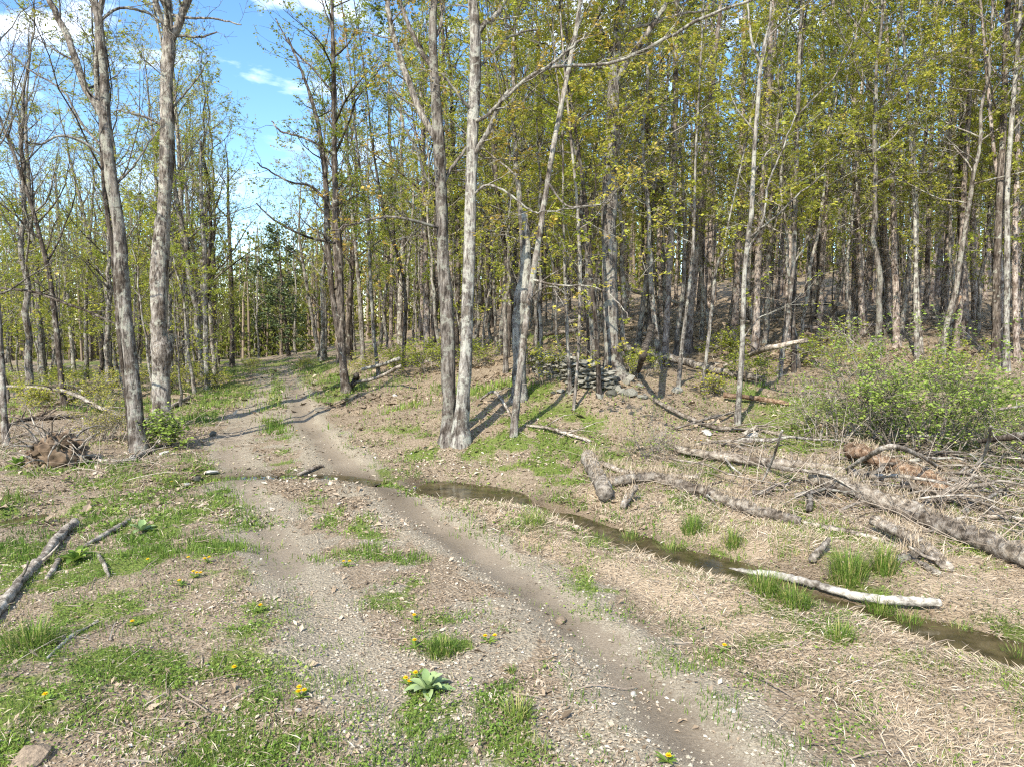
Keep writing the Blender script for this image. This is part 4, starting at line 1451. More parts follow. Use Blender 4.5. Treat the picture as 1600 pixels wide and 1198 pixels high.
RD = 'logs and branches lying in the debris right of the ditch'
log('fallen_log', 'longest thick grey log lying across the debris to the right edge', [(1272, 743, 18), (1350, 770, 20), (1425, 798, 23), (1500, 832, 25), (1600, 868, 26), (1640, 884, 26)], 'log', group=RD, stubs=4, seed=1, sides=14)
log('fallen_log', 'short pale round log pointing at the ditch, left of the debris', [(919, 712, 17), (930, 738, 18), (946, 770, 19)], 'dead', group=RD, seed=2, sides=14, bump=.06)
log('fallen_branch', 'thin branch lying over the straw beside the short pale log', [(938, 723, 7), (980, 737, 6), (1025, 741, 5), (1092, 745, 5)], 'dead', 'branch', RD, seed=3, sides=7, stubs=1)
log('fallen_log', 'straw covered log running from the short pale log along the ditch', [(950, 753, 12), (1020, 745, 12), (1075, 760, 14), (1125, 777, 14), (1163, 792, 14), (1248, 815, 13)], 'log', group=RD, seed=4, stubs=3, sides=12)
log('fallen_branch', 'slim bent branch below the straw covered log', [(1255, 816, 5), (1295, 824, 6), (1335, 832, 6), (1378, 845, 6), (1414, 862, 5)], 'dead', 'branch', RD, seed=5, sides=8)
log('fallen_log', 'grey log end sloping down to the tall grass tuft', [(1365, 812, 12, .12), (1415, 836, 13, .12), (1440, 852, 14, .08), (1482, 888, 14)], 'log', group=RD, seed=6, sides=12, stubs=2)
log('broken_limb', 'pale broken limb propped against the grey log end', [(1400, 877, 11), (1422, 867, 11, .03), (1445, 857, 10, .1)], 'dead', 'branch', RD, seed=7, sides=10)
log('broken_limb', 'small pale stick lying under the propped broken limb', [(1428, 876, 7), (1447, 885, 8), (1466, 897, 8)], 'dead', 'branch', RD, seed=8, sides=8)
log('fallen_log', 'dark log at the top of the debris, running under the arched branch', [(1055, 700, 9), (1113, 711, 10), (1200, 722, 11), (1263, 727, 10), (1320, 735, 10)], 'log', group=RD, seed=9, stubs=4, sides=10)
log('fallen_branch', 'dark crooked limb continuing right beneath the orange rotten log', [(1325, 735, 9, .05), (1400, 750, 9), (1425, 759, 10), (1442, 775, 9), (1488, 787, 8), (1550, 795, 7), (1610, 800, 6)], 'log', 'branch', RD, seed=10, sides=10, side_twigs=5)
log('rotten_log', 'crumbling orange rotten log below the green shrub', [(1325, 700, 15, .05), (1355, 710, 18, .05), (1390, 729, 20), (1438, 746, 20), (1474, 763, 18)], 'rotten', group=RD, seed=11, sides=14, bump=.28)
log('arched_branch', 'thin branch arching up over the orange rotten log', [(1318, 736, 4), (1350, 716, 5, .25), (1390, 697, 5, .45), (1425, 706, 5, .35), (1452, 720, 4, .2), (1470, 732, 4)], 'dead', 'branch', RD, seed=12, sides=7, lift=1)
log('fallen_branch', 'long thin pale branch crossing the brush at the right edge', [(1470, 745, 4), (1513, 756, 4, .05), (1563, 774, 4), (1610, 792, 3)], 'silver', 'branch', RD, seed=13, sides=6, side_twigs=5)
log('fallen_branch', 'grey curved branch sloping to the right edge above the long log', [(1475, 738, 4), (1518, 741, 4, .1), (1550, 758, 4, .05), (1600, 790, 3)], 'dead', 'branch', RD, seed=14, sides=6, side_twigs=6)
log('silver_log', 'bleached slender trunk lying along the far edge of the ditch water', [(1092, 884, 7), (1150, 893, 9), (1200, 896, 9), (1250, 906, 9), (1290, 917, 9), (1340, 930, 10), (1378, 936, 11), (1430, 939, 11), (1468, 940, 9)], 'silver', group=RD, seed=15, sides=12, bump=.05, lift=1.2)
log('stump_splinter', 'pale splintered stub standing in straw above the silver trunk', [(1268, 874, 9), (1282, 858, 8, .03), (1296, 845, 5, .12)], 'dead', 'stub', RD, seed=16, sides=8)
log('stump_splinter', 'small grey stub sticking up beside the short pale log', [(973, 792, 8), (982, 776, 8, .03), (994, 760, 6, .1)], 'dead', 'stub', RD, seed=17, sides=8)
log('fallen_branch', 'forked dead branch lying in leaves right of the close trunk pair', [(820, 664, 3), (855, 668, 4), (888, 678, 4), (923, 689, 3)], 'dead', 'branch', RD, seed=18, sides=6, side_twigs=5)
log('fallen_branch', 'long dark branch lying below the grey boulder', [(1022, 624, 4), (1050, 640, 5), (1083, 655, 5), (1120, 668, 5), (1184, 671, 4), (1250, 684, 4), (1320, 680, 3)], 'log', 'branch', RD, seed=19, sides=7, side_twigs=9)
log('fallen_branch', 'light branch crossing the long dark branch at a slant', [(1050, 671, 3), (1100, 655, 3, .05), (1146, 644, 3)], 'dead', 'branch', RD, seed=20, sides=6, side_twigs=4)
log('fallen_branch', 'slanting white stick standing up in the debris', [(1190, 755, 2.5), (1208, 715, 2.5, .3), (1222, 672, 2, .6)], 'silver', 'stick', RD, seed=21, sides=5)
log('fallen_branch', 'thin white twig lying on the dark log', [(1125, 700, 2), (1140, 725, 2.5, .1), (1160, 742, 2)], 'silver', 'stick', RD, seed=22, sides=5)
log('fallen_branch', 'dark broken limb reaching in from the right edge below the shrub', [(1530, 690, 4, .25), (1565, 684, 6, .3), (1610, 680, 9, .35)], 'bark_dark', 'branch', RD, seed=23, sides=8, side_twigs=2)
log('fallen_branch', 'bent dead stick in the straw at the lower right corner', [(1484, 982, 3), (1520, 1003, 3), (1558, 1030, 3)], 'log', 'stick', RD, seed=24, sides=6)
log('fallen_branch', 'pale forked branch at the foot of the shrub on the right', [(1510, 740, 3), (1535, 715, 3, .2), (1546, 685, 3, .4), (1548, 665, 2, .5)], 'silver', 'branch', RD, seed=25, sides=6, side_twigs=3)
log('fallen_branch', 'dark branch running under the brush at the right edge', [(1330, 690, 3), (1400, 700, 4), (1480, 712, 4), (1600, 722, 4)], 'bark_dark', 'branch', RD, seed=26, sides=6, side_twigs=14)
FL = 'fallen trunks on the forest floor at the right'
log('fallen_log', 'long mossy trunk lying level behind the shagbark tree', [(972, 543, 9), (1033, 556, 10), (1083, 569, 10), (1133, 582, 9), (1195, 592, 8)], 'dead', group=FL, seed=30, sides=10)
log('fallen_log', 'pale dead trunk leaning among the trees above the stone wall', [(937, 441, 6), (1000, 458, 6), (1042, 469, 5), (1080, 480, 4)], 'silver', group=FL, seed=31, depth=26, sides=8)
log('fallen_log', 'pinkish log lying behind the pale clearing sapling', [(1130, 616, 7), (1165, 620, 7), (1200, 625, 7), (1236, 631, 6)], 'rotten', group=FL, seed=32, sides=9)
log('fallen_log', 'thin uprooted trunk slanting up right of the slim pale sapling', [(1130, 572, 4, .05), (1165, 558, 5, .1), (1200, 545, 5, .2), (1262, 532, 4, .3)], 'log', group=FL, seed=33, sides=9, stubs=5)
log('dead_pole', 'slanted dead pole leaning on the dark slim tree', [(997, 581, 6), (1007, 550, 6, .5), (1019, 515, 6, 1.0)], 'bark_dark', 'pole', FL, seed=34, sides=7)
log('dead_pole', 'broken pinkish pole leaning between the pines right of the shrub', [(1474, 520, 7), (1486, 492, 7), (1500, 463, 7)], 'rotten', 'pole', FL, seed=35, depth=19.5, sides=8)
fallen = [(1240, 478, 1312, 475, 4), (1255, 495, 1340, 492, 4), (1250, 510, 1300, 512, 5), (1345, 483, 1420, 480, 4), (1400, 500, 1470, 497, 5), (1330, 505, 1392, 507, 4), (990, 527, 1065, 510, 5), (1085, 545, 1150, 540, 4), (1060, 505, 1110, 498, 3),
          (885, 505, 955, 492, 5), (848, 522, 935, 513, 5), (1500, 600, 1560, 606, 5), (1280, 530, 1330, 527, 4), (1150, 505, 1215, 500, 4), (1520, 640, 1600, 634, 4), (1440, 585, 1500, 580, 3)]
for k, (a, b_, c, d, w) in enumerate(fallen):
    log('fallen_log', ('pale', 'grey', 'brown')[k % 3] + ' thin fallen trunk under the hillside pines', [(a, b_, w), ((a + c) / 2, (b_ + d) / 2 + (k % 3 - 1) * 2, w), (c, d, w * .8)], ('dead', 'log', 'bark_pine')[k % 3], group='thin fallen trunks under the pines', seed=50 + k, sides=7, stubs=2)
LD = 'branches lying left of the road'
log('fallen_log', 'weathered forked log slanting in at the left edge of the picture', [(118, 816, 13), (100, 832, 13), (83, 850, 13), (66, 872, 12), (33, 907, 13), (0, 947, 15), (-40, 990, 16)], 'dead', group=LD, seed=60, sides=14, bump=.2, stubs=2)
log('broken_limb', 'short dark prong lying below the weathered forked log', [(92, 874, 8), (84, 888, 8), (74, 903, 7)], 'dead', 'branch', LD, seed=61, sides=8)
log('broken_limb', 'grey prong lying beside the upper end of the weathered forked log', [(56, 876, 9), (45, 890, 9), (38, 902, 9)], 'dead', 'branch', LD, seed=62, sides=8)
log('fallen_branch', 'peeling pale branch right of the weathered forked log', [(210, 808, 6), (185, 822, 7), (160, 837, 7), (124, 858, 4)], 'dead', 'branch', LD, seed=63, sides=8, bump=.2)
log('fallen_branch', 'lone bent grey stick in the grass at the lower left', [(73, 1028, 4), (95, 1008, 5), (116, 990, 6), (133, 982, 4), (153, 970, 5)], 'silver', 'stick', LD, seed=64, sides=7)
log('fallen_branch', 'short curved pale stick near the mullein on the left', [(152, 866, 6), (162, 880, 6), (170, 900, 4)], 'dead', 'stick', LD, seed=65, sides=7)
log('fallen_branch', 'grey splinter lying in clover near the bottom edge', [(477, 1139, 4), (468, 1163, 5), (460, 1190, 3)], 'dead', 'stick', LD, seed=66, sides=6)
log('fallen_branch', 'long grey branch across the left brush ending at the leaning maple', [(0, 603, 3, .5), (75, 611, 4, .5), (113, 622, 4, .45), (160, 638, 5, .3), (196, 650, 5, .1)], 'dead', 'branch', LD, seed=67, sides=7, side_twigs=6)
log('fallen_branch', 'pale limb leaning down into the left brush pile', [(100, 602, 3, .6), (120, 612, 4, .4), (141, 622, 5, .2)], 'silver', 'branch', LD, seed=68, sides=7, side_twigs=3)
log('fallen_branch', 'thick dark branch low in the left brush pile', [(8, 666, 5), (40, 658, 6), (72, 652, 6), (117, 650, 5), (160, 655, 4)], 'bark_dark', 'branch', LD, seed=69, sides=8, side_twigs=10)
log('fallen_branch', 'dead branch lying from the root clump to the leaning maple', [(138, 716, 4), (188, 721, 6), (225, 708, 7), (244, 697, 6)], 'dead', 'branch', LD, seed=70, sides=8, side_twigs=8)
log('fallen_branch', 'pale forked twig standing up left of the leaning maple', [(124, 696, 3), (145, 682, 3, .1), (164, 668, 2, .2)], 'silver', 'stick', LD, seed=71, sides=6, side_twigs=2)
log('fallen_branch', 'dead limb lying behind the burled maple toward the road', [(266, 636, 5), (282, 628, 5), (297, 619, 4)], 'dead', 'branch', LD, seed=72, sides=7, side_twigs=4)
log('fallen_branch', 'long dead branch hanging level in the left wood', [(-5, 450, 3), (50, 456, 4), (90, 470, 4), (135, 486, 4), (182, 507, 3)], 'bark_dark', 'branch', LD, seed=73, depth=14.5, sides=7, side_twigs=6)
log('fallen_branch', 'dark tangle branch behind the left root clump', [(0, 690, 3), (35, 680, 4), (70, 676, 4), (120, 670, 3)], 'log', 'branch', LD, seed=74, sides=6, side_twigs=10)
log('fallen_branch', 'dark stick arching over the left brush pile', [(105, 632, 4, .2), (125, 620, 5, .4), (160, 612, 5, .5), (186, 610, 4, .5)], 'bark_dark', 'branch', LD, seed=75, sides=6, side_twigs=5)
log('fallen_branch', 'broken limb resting on the bank by the twin stem tree', [(551, 598, 5), (590, 590, 4, .1), (625, 572, 4, .3)], 'dead', 'branch', LD, seed=76, sides=7)
log('burnt_stub', 'black curved stub at the foot of the twin stem tree', [(548, 604, 7), (556, 592, 8, .1), (557, 585, 6, .25)], 'bark_dark', 'stub', LD, seed=77, sides=8)
log('fallen_branch', 'long pale pole lying on the grassy bank', [(566, 577, 4, .2), (595, 570, 4, .25), (624, 560, 4, .3)], 'silver', 'branch', LD, seed=78, sides=7)
log('fallen_branch', 'dead twisted stick right of the close trunk pair in grass', [(750, 625, 3), (770, 612, 4, .1), (785, 625, 4, .05), (800, 655, 3)], 'dead', 'stick', LD, seed=79, sides=6, side_twigs=3)
log('fallen_branch', 'wet stick lying at the edge of the water crossing', [(465, 742, 5), (485, 733, 5), (505, 727, 4)], 'log', 'stick', LD, seed=80, sides=6)


gb = np.random.default_rng(321)
for k in range(36):
    line_ = (BRUSH, STRAW3)[k % 2]
    q_ = line_[int(gb.integers(len(line_)))] + gb.normal(0, .55, 2)
    a_ = gb.normal(-.35, .8)
    L_ = gb.uniform(.7, 2.2)
    n_ = 6
    t_ = np.linspace(-.5, .5, n_)[:, None]
    xy = q_ + t_ * L_ * np.array([math.cos(a_), math.sin(a_)]) + gb.normal(0, .05, (n_, 2))
    arch = gb.uniform(0, .16) * (1 - (2 * t_[:, 0]) ** 2) + gb.uniform(0, .12)
    P_ = np.column_stack([xy, height(xy[:, 0], xy[:, 1]) + .03 + arch])
    r_ = np.linspace(gb.uniform(.014, .045), .007, n_)
    PR = smooth_line(np.column_stack([P_, r_]), 16)
    bb = Buf()
    tube(bb, PR[:, :3], PR[:, 3], 6, bump=.1, cap=True, lrng=gb)
    for j in range(int(gb.integers(2, 7))):
        b_, td = interp_line(PR[:, :3], gb.uniform(.2, 1))
        pts2 = walk(gb, b_, side_dir(gb, td, R(gb.uniform(25, 60))), gb.uniform(.2, .8), 4, .15, np.array([0, 0, -.03]))
        tube(bb, pts2, np.linspace(.007, .003, 5), 4)
    org = P_[n_ // 2]
    tag(bb.obj('dead_branch', M[('dead', 'bark_grey', 'log')[k % 3]], origin=org, loc=org), ('thin pale branch', 'thin dark branch', 'rough barked thin branch')[k % 3] + ' in the brush pile', 'branch', 'thin branches tangled in the brush pile')


# ------------------------------------------------------------------ stones
def rock_mesh(name, g, mat, n=16, flat=.7):
    bm = bmesh.new()
    p = rand_unit(n, g) * g.uniform(.82, 1.0, (n, 1)) * np.array([1, .85, flat])
    for q in p:
        bm.verts.new(q)
    r = bmesh.ops.convex_hull(bm, input=bm.verts)
    bmesh.ops.delete(bm, geom=[v for v in bm.verts if not v.link_faces], context='VERTS')
    me = bpy.data.meshes.new(name)
    bm.to_mesh(me)
    bm.free()
    a = me.attributes.new('rnd', 'FLOAT', 'POINT')
    a.data.foreach_set('value', np.full(len(me.vertices), float(g.uniform(.3, .7)), np.float32))
    me.materials.append(mat)
    return me


grk = np.random.default_rng(99)
STONES = [rock_mesh('stone', grk, M['stone'], 18, .45 + .05 * (k % 5)) for k in range(12)]
BOULD = [rock_mesh('rock', grk, M['stone'], 34, .75) for k in range(6)]


def rock(px, py, w, label, mat=None, me=None, squash=.75, group=None, name='rock'):
    p = G(px, py)[0]
    d = float((p - CAMP) @ FWD)
    r = w / 2 * d / FPX
    m = rock_mesh('rock', grk, mat or M['stone'], 40, .85)
    o = mesh_obj(name, m, None, (p[0], p[1], p[2] + r * squash * .35), (grk.normal(0, .15), grk.normal(0, .15), grk.uniform(0, 6)), (r, r * .9, r * squash))
    return tag(o, label, 'rock', group)


rock(877, 972, 22, 'round brownish stone sitting in the right rut of the road', M['stone_tan'])
rock(1058, 613, 24, 'squarish grey boulder at the foot of the leaning silvery sapling')
rock(617, 619, 9, 'small white stone on the grassy mound', M['stone_pale'])
rock(308, 750, 16, 'smooth grey stone at the left end of the water crossing')
rock(330, 739, 24, 'flat pale slab beside the water crossing', M['stone_pale'], squash=.35)
rock(291, 757, 16, 'flat white stone left of the water crossing', M['stone_pale'], squash=.35)
rock(228, 660, 20, 'grey stone between the leaning maple and the burled maple')
rock(276, 673, 18, 'grey stone right of the burled maple', squash=.8)
rock(252, 692, 16, 'half buried stone in front of the burled maple', M['stone_pale'])
rock(256, 708, 18, 'flat pale stone in leaves below the burled maple', M['stone_pale'], squash=.3)
rock(48, 1188, 80, 'large flat tan stone in the grass at the bottom left corner', M['stone_tan'], squash=.35)
rock(1104, 677, 24, 'pale flat stone above the debris beside a short stick', M['stone_pale'], squash=.4)
rock(1175, 682, 26, 'pale broken stone right of the clearing sapling', M['stone_pale'], squash=.4)
rock(1205, 690, 16, 'small pale stone beside the broken pale stone', M['stone_pale'], squash=.4)
rock(333, 680, 15, 'dark stone casting a shadow at the left road edge', squash=.95)
rock(427, 623, 6, 'tiny pale stone beside the far road', M['stone_pale'])
rock(955, 617, 22, 'round mossy boulder fallen from the stone wall')
rock(985, 618, 28, 'tilted grey boulder right of the fallen round boulder')
rock(1000, 604, 14, 'small grey stone near the shagbark roots')
rock(648, 762, 7, 'pale cobble at the head of the ditch', M['stone_pale'])
rock(530, 787, 12, 'whitish flat stone in the road centre near green weeds', M['stone_pale'], squash=.4)
rock(466, 1110, 12, 'pale fist sized stone near the dandelion trio', M['stone_pale'], squash=.6)
rock(1145, 1110, 14, 'pale stone pressed into the gravel right of the rut', M['stone_pale'], squash=.4)
rock(990, 1084, 14, 'flat white stone in the gravel between the ruts', M['stone_pale'], squash=.4)
rock(780, 1132, 10, 'little pale stone in the clover near the bottom edge', M['stone_pale'], squash=.6)


def stone_wall():
    A, B, C_ = G(830, 582)[0], G(890, 602)[0], G(962, 610)[0]
    line = smooth_line(np.array([A, B, C_]), 40)
    L = np.linalg.norm(np.diff(line, axis=0), axis=1).sum()
    base = line[20]
    root = empty('stone_wall', base, 'low tumbled dry stone wall in front of the shagbark tree', 'wall')
    g = np.random.default_rng(5)
    for c in range(6):
        t = g.uniform(0, .05)
        while t < 1 - .02 * c - max(0, c - 3) * .06:
            w = g.uniform(.11, .24)
            p, td = interp_line(line, min(t + w / L / 2, 1))
            for back in (0, .22):
                hgt = .045 + c * .088
                if back and c > 5:
                    continue
                nrm = np.array([-td[1], td[0], 0])
                q = p + nrm * (back + g.normal(0, .03))
                z = height(q[0], q[1]) * .5 + p[2] * .5 + hgt + g.normal(0, .012)
                o = mesh_obj('stone', STONES[int(g.integers(12))], root, tuple(np.array([q[0], q[1], z]) - base), (g.normal(0, .12), g.normal(0, .12), math.atan2(td[1], td[0]) + g.normal(0, .25)), (w * .62, g.uniform(.10, .17), g.uniform(.075, .12)))
            t += (w * 1.02) / L
    for k in range(34):
        px, py = g.uniform(850, 1003), g.uniform(585, 622)
        p = G(px, py)[0]
        s = g.uniform(.06, .17)
        mesh_obj('stone', STONES[int(g.integers(12))], root, tuple(p + (0, 0, s * .2) - base), (g.normal(0, .4), g.normal(0, .4), g.uniform(0, 6)), (s, s * .8, s * .8))


stone_wall()


# ------------------------------------------------------------------ root clump
def root_clump():
    c = G(92, 722)[0]
    d = float((c - CAMP) @ FWD)
    root = empty('root_clump', c, 'upturned soil covered root clump on the left with bare arching roots', 'roots')
    w = 44 * d / FPX
    g = np.random.default_rng(8)
    b = Buf()
    nu, nv = 44, 22
    th = np.linspace(0, 2 * math.pi, nu, endpoint=False)
    ph = np.linspace(0, math.pi / 2, nv)
    T, Pp = np.meshgrid(th, ph)
    cx_, cy_, cz_ = np.cos(T) * np.cos(Pp), np.sin(T) * np.cos(Pp), np.sin(Pp)
    rr = .95 + .9 * (fnoise(cx_ * 2.5 + cz_ * 3.1 + 9, cy_ * 2.5 - cz_ * 2.3 + 5, 4, 5) - .5) + g.normal(0, .035, T.shape)
    X = w * rr * np.cos(T) * np.cos(Pp)
    Y = w * .8 * rr * np.sin(T) * np.cos(Pp)
    Z = w * 1.0 * rr * np.sin(Pp) - .05
    idx = np.arange(nu * nv).reshape(nv, nu)
    F = np.stack([idx[:-1], np.roll(idx[:-1], -1, 1), np.roll(idx[1:], -1, 1), idx[1:]], -1).reshape(-1, 4)
    b.add(np.stack([X, Y, Z], -1).reshape(-1, 3), F, None, np.clip(fnoise(cx_.ravel() * 7 + cz_.ravel() * 9 + 20, cy_.ravel() * 7 + 20, 2, 3) * 1.8 - .4, 0, 1))
    b.obj('soil_mass', M['soil'], root)
    cb = Buf()
    for k in range(150):
        a, e = g.uniform(0, 6.28), math.asin(g.uniform(0, 1))
        rm = rock_mesh('clod', g, M['soil'], 14, .8)
        co = np.zeros(len(rm.vertices) * 3)
        rm.vertices.foreach_get('co', co)
        q = co.reshape(-1, 3) * g.uniform(.03, .105) + np.array([w * math.cos(a) * math.cos(e), .8 * w * math.sin(a) * math.cos(e), w * 1.0 * math.sin(e) - .03]) * g.uniform(.82, 1.05)
        cb.add(q, None, [tuple(f.vertices) for f in rm.polygons], float(np.clip(g.normal(.45, .28), 0, 1)))
        bpy.data.meshes.remove(rm)
    tag(cb.obj('soil_clods', M['soil'], root, smooth=False), kind='stuff')
    for k in range(34):
        a = g.uniform(0, 6.28)
        e = g.uniform(.1, 1.3)
        p = np.array([w * math.cos(a) * math.cos(e), .8 * w * math.sin(a) * math.cos(e), w * .9 * math.sin(e)]) * .9
        dd = unit(p + g.normal(0, .25, 3) * w)
        q = walk(g, p, dd, g.uniform(.3, .9), 7, .2, np.array([0, 0, -.14]))
        rb = Buf()
        tube(rb, q, np.linspace(g.uniform(.014, .03), .005, 8), 5)
        rb.obj('root', M['dead'], root)


root_clump()


# ------------------------------------------------------------------ shrubs
def shrub(name, label, px, py, hpx, wpx, seed, mat='shrub', nst=16, leafn=3, group=None, lsize=.045, bark='dead', leaf=.9, cat='shrub', per=3):
    g = np.random.default_rng(seed)
    b = G(px, py)[0]
    d = float((b - CAMP) @ FWD)
    Hh, Wd = hpx * d / FPX, wpx * d / FPX
    S = Style(nb=5, nt=4, leaf=leaf, per=per, lsize=lsize, mat=mat, up=.04, droop=.2, sides=(5, 4, 3, 3))
    wood, leaves = Buf(), []
    for k in range(nst):
        a = g.uniform(0, 6.28)
        rr = Wd * .30 * math.sqrt(g.random())
        p = b + np.array([math.cos(a) * rr, math.sin(a) * rr, -.03])
        p[2] = height(p[0], p[1]) - .02
        dd = unit(np.array([math.cos(a) * g.uniform(.1, .8), math.sin(a) * g.uniform(.1, .8), 1.0]))
        branch(g, wood, leaves, p, dd, Hh * g.uniform(.55, 1.1), .009 + .004 * Hh, S, 1)
    root = empty(name, b, label, cat, group)
    tag(wood.obj('stems', M[bark], root, origin=b), kind='stuff')
    lb = Buf()
    leaf_mesh(g, lb, leaves, S)
    tag(lb.obj('foliage', M[mat], root, smooth=False, origin=b), kind='stuff')
    return root


shrub('honeysuckle_shrub', 'big bright green leafy shrub at the clearing edge on the right', 1440, 700, 160, 175, 1, nst=32, lsize=.05, per=4, leaf=.82)
shrub('honeysuckle_shrub', 'thin pale green shrub reaching up left of the big bright shrub', 1365, 680, 175, 80, 2, nst=13, lsize=.05, leaf=.7, per=2)
shrub('honeysuckle_shrub', 'low loose green shrub in front of the pine row at the right edge', 1575, 715, 80, 120, 3, nst=16, lsize=.045, leaf=.55, per=2)
shrub('honeysuckle_shrub', 'wispy half bare shrub left of the big bright shrub', 1290, 690, 100, 120, 4, nst=18, lsize=.04, leaf=.5, per=2)
shrub('leafy_bush', 'small bright leafy bush at the foot of the burled maple', 260, 697, 40, 44, 5, nst=14, lsize=.075, mat='shrub', leaf=.9, per=2)
shrub('leafy_bush', 'low shrub by the dark stump under the slim pale sapling', 1110, 620, 26, 30, 6, nst=6, lsize=.05, mat='leaf_lime', leaf=.7, per=2)
shrub('leafy_bush', 'pale green bramble in the grass beyond the short pale log', 1020, 715, 40, 55, 7, nst=8, lsize=.03, mat='shrub', leaf=.5, per=2)
shrub('leafy_bush', 'olive bramble at the left of the leaning maple', 160, 690, 45, 60, 8, nst=14, lsize=.035, mat='leaf_olive', leaf=.7)
shrub('leafy_bush', 'yellowish bush at the back of the left brush pile', 150, 640, 50, 70, 9, nst=14, lsize=.05, mat='leaf_gold', leaf=.7)
gsh = np.random.default_rng(4)
ush = []
for k, (px, py) in enumerate([(40, 640), (90, 610), (230, 612), (30, 612), (280, 615), (340, 605), (190, 600), (120, 600), (1180, 600), (1290, 575), (640, 585), (600, 575), (740, 575), (860, 600), (680, 580), (1000, 590), (1130, 560), (1330, 590), (1480, 600), (560, 585), (480, 575), (395, 580), (310, 590), (70, 595)]):
    if len(ush) < 4:
        ush.append(shrub('undergrowth_bush', 'loose knee high bush growing in the forest undergrowth', px, py, 36, 50, 70 + k, mat=('leaf_gold', 'leaf_lime')[k % 2], nst=9, lsize=.06, leaf=.8, group='loose bushes in the undergrowth'))
    else:
        p = G(px, py)[0]
        ush.append(dup(ush[int(gsh.integers(4))], p, gsh.uniform(0, 6), gsh.uniform(.6, 1.1)))
    ush[-1]['label'] = 'loose low undergrowth bush near ' + [w for lim, w in ZONES if px < lim][0]

# ------------------------------------------------------------------ plants one can count
def strip_leaf(buf, p, az, L, W, lift, droop, n=5, rnd=.5, fold=.15):
    """a broad leaf: grid of 3 x n points bending over"""
    t = np.linspace(0, 1, n + 1)
    out = np.array([math.cos(az), math.sin(az), 0])
    sd = np.array([-math.sin(az), math.cos(az), 0])
    x = L * t * math.cos(lift)
    z = L * t * math.sin(lift) - droop * L * t ** 2
    w = W * np.sin(np.pi * np.clip(t * .92 + .08, 0, 1)) ** .8
    c = p + x[:, None] * out + z[:, None] * np.array([0, 0, 1])
    V = np.stack([c - sd * w[:, None] / 2 + np.array([0, 0, 1]) * (w * fold)[:, None], c, c + sd * w[:, None] / 2 + np.array([0, 0, 1]) * (w * fold)[:, None]], 1).reshape(-1, 3)
    i = np.arange((n + 1) * 3).reshape(-1, 3)
    F = np.stack([i[:-1, :-1], i[:-1, 1:], i[1:, 1:], i[1:, :-1]], -1).reshape(-1, 4)
    buf.add(V, F, None, rnd)


def mullein(px, py, wpx, label, seed, mat='mullein', n=17):
    g = np.random.default_rng(seed)
    c = G(px, py)[0]
    d = float((c - CAMP) @ FWD)
    s = wpx / 2 * d / FPX * 1.25
    root = empty('mullein', c, label, 'plant')
    for k in range(n):
        f = k / n
        b = Buf()
        strip_leaf(b, np.array([0, 0, .02]), k * 2.4 + g.normal(0, .2), s * (1.05 - .4 * f) * g.uniform(.75, 1.2), s * .38 * (1 - .2 * f), R(8 + 70 * f + g.normal(0, 7)), .28 * (1 - f) + .08, fold=.3, rnd=float(np.clip(g.normal(.5, .25), 0, 1)))
        b.obj('leaf', M[mat], root)


mullein(668, 1082, 72, 'fuzzy grey green mullein rosette in clover on the road centre', 1)
mullein(119, 878, 52, 'broad leaved green rosette beside the weathered forked log', 2, 'weed', 13)
mullein(222, 832, 46, 'fuzzy rosette under the peeling pale branch on the left', 3, 'mullein', 10)
mullein(30, 730, 44, 'broad leaved green plant left of the root clump', 4, 'weed', 12)
mullein(130, 728, 30, 'small broad leaved plant right of the root clump', 5, 'weed', 9)


def dandelion(px, py, heads, label, group=None, size=.021):
    c = G(px, py)[0]
    g = np.random.default_rng(int(px * 7 + py))
    d = float((c - CAMP) @ FWD)
    root = empty('dandelion', c, label, 'flower', group)
    lv = Buf()
    for k in range(9):
        strip_leaf(lv, np.zeros(3), k * .7 + g.normal(0, .2), g.uniform(.06, .11), .02, R(g.uniform(15, 45)), .2, 3, rnd=g.uniform(.2, .8))
    lv.obj('leaves', M['weed'], root)
    for (hx, hy) in heads:
        q = at(hx, hy, d) - c
        hgt = max(q[2], .05)
        pos = np.array([q[0], g.normal(0, .02), hgt])
        fb, pb = Buf(), Buf()
        tube(pb, np.array([[0, 0, 0], pos * (.5, .5, .6), pos]), [.0025] * 3, 4, rnd=.7)
        pb.obj('stem', M['weed'], root)
        for ring, (el, ln) in enumerate(((10, 1), (35, .9), (62, .7))):
            m = (13, 10, 6)[ring]
            az = np.arange(m) / m * 6.283 + ring
            dd = np.stack([np.cos(az) * math.cos(R(el)), np.sin(az) * math.cos(R(el)), np.full(m, math.sin(R(el)))], -1)
            sd = np.stack([-np.sin(az), np.cos(az), np.zeros(m)], -1)
            diamonds(fb, np.repeat(pos[None], m, 0), dd, sd, np.full(m, size * ln), np.full(m, size * .55), g.uniform(0, 1, m))
        fb.obj('flower', M['petal'], root, smooth=False)


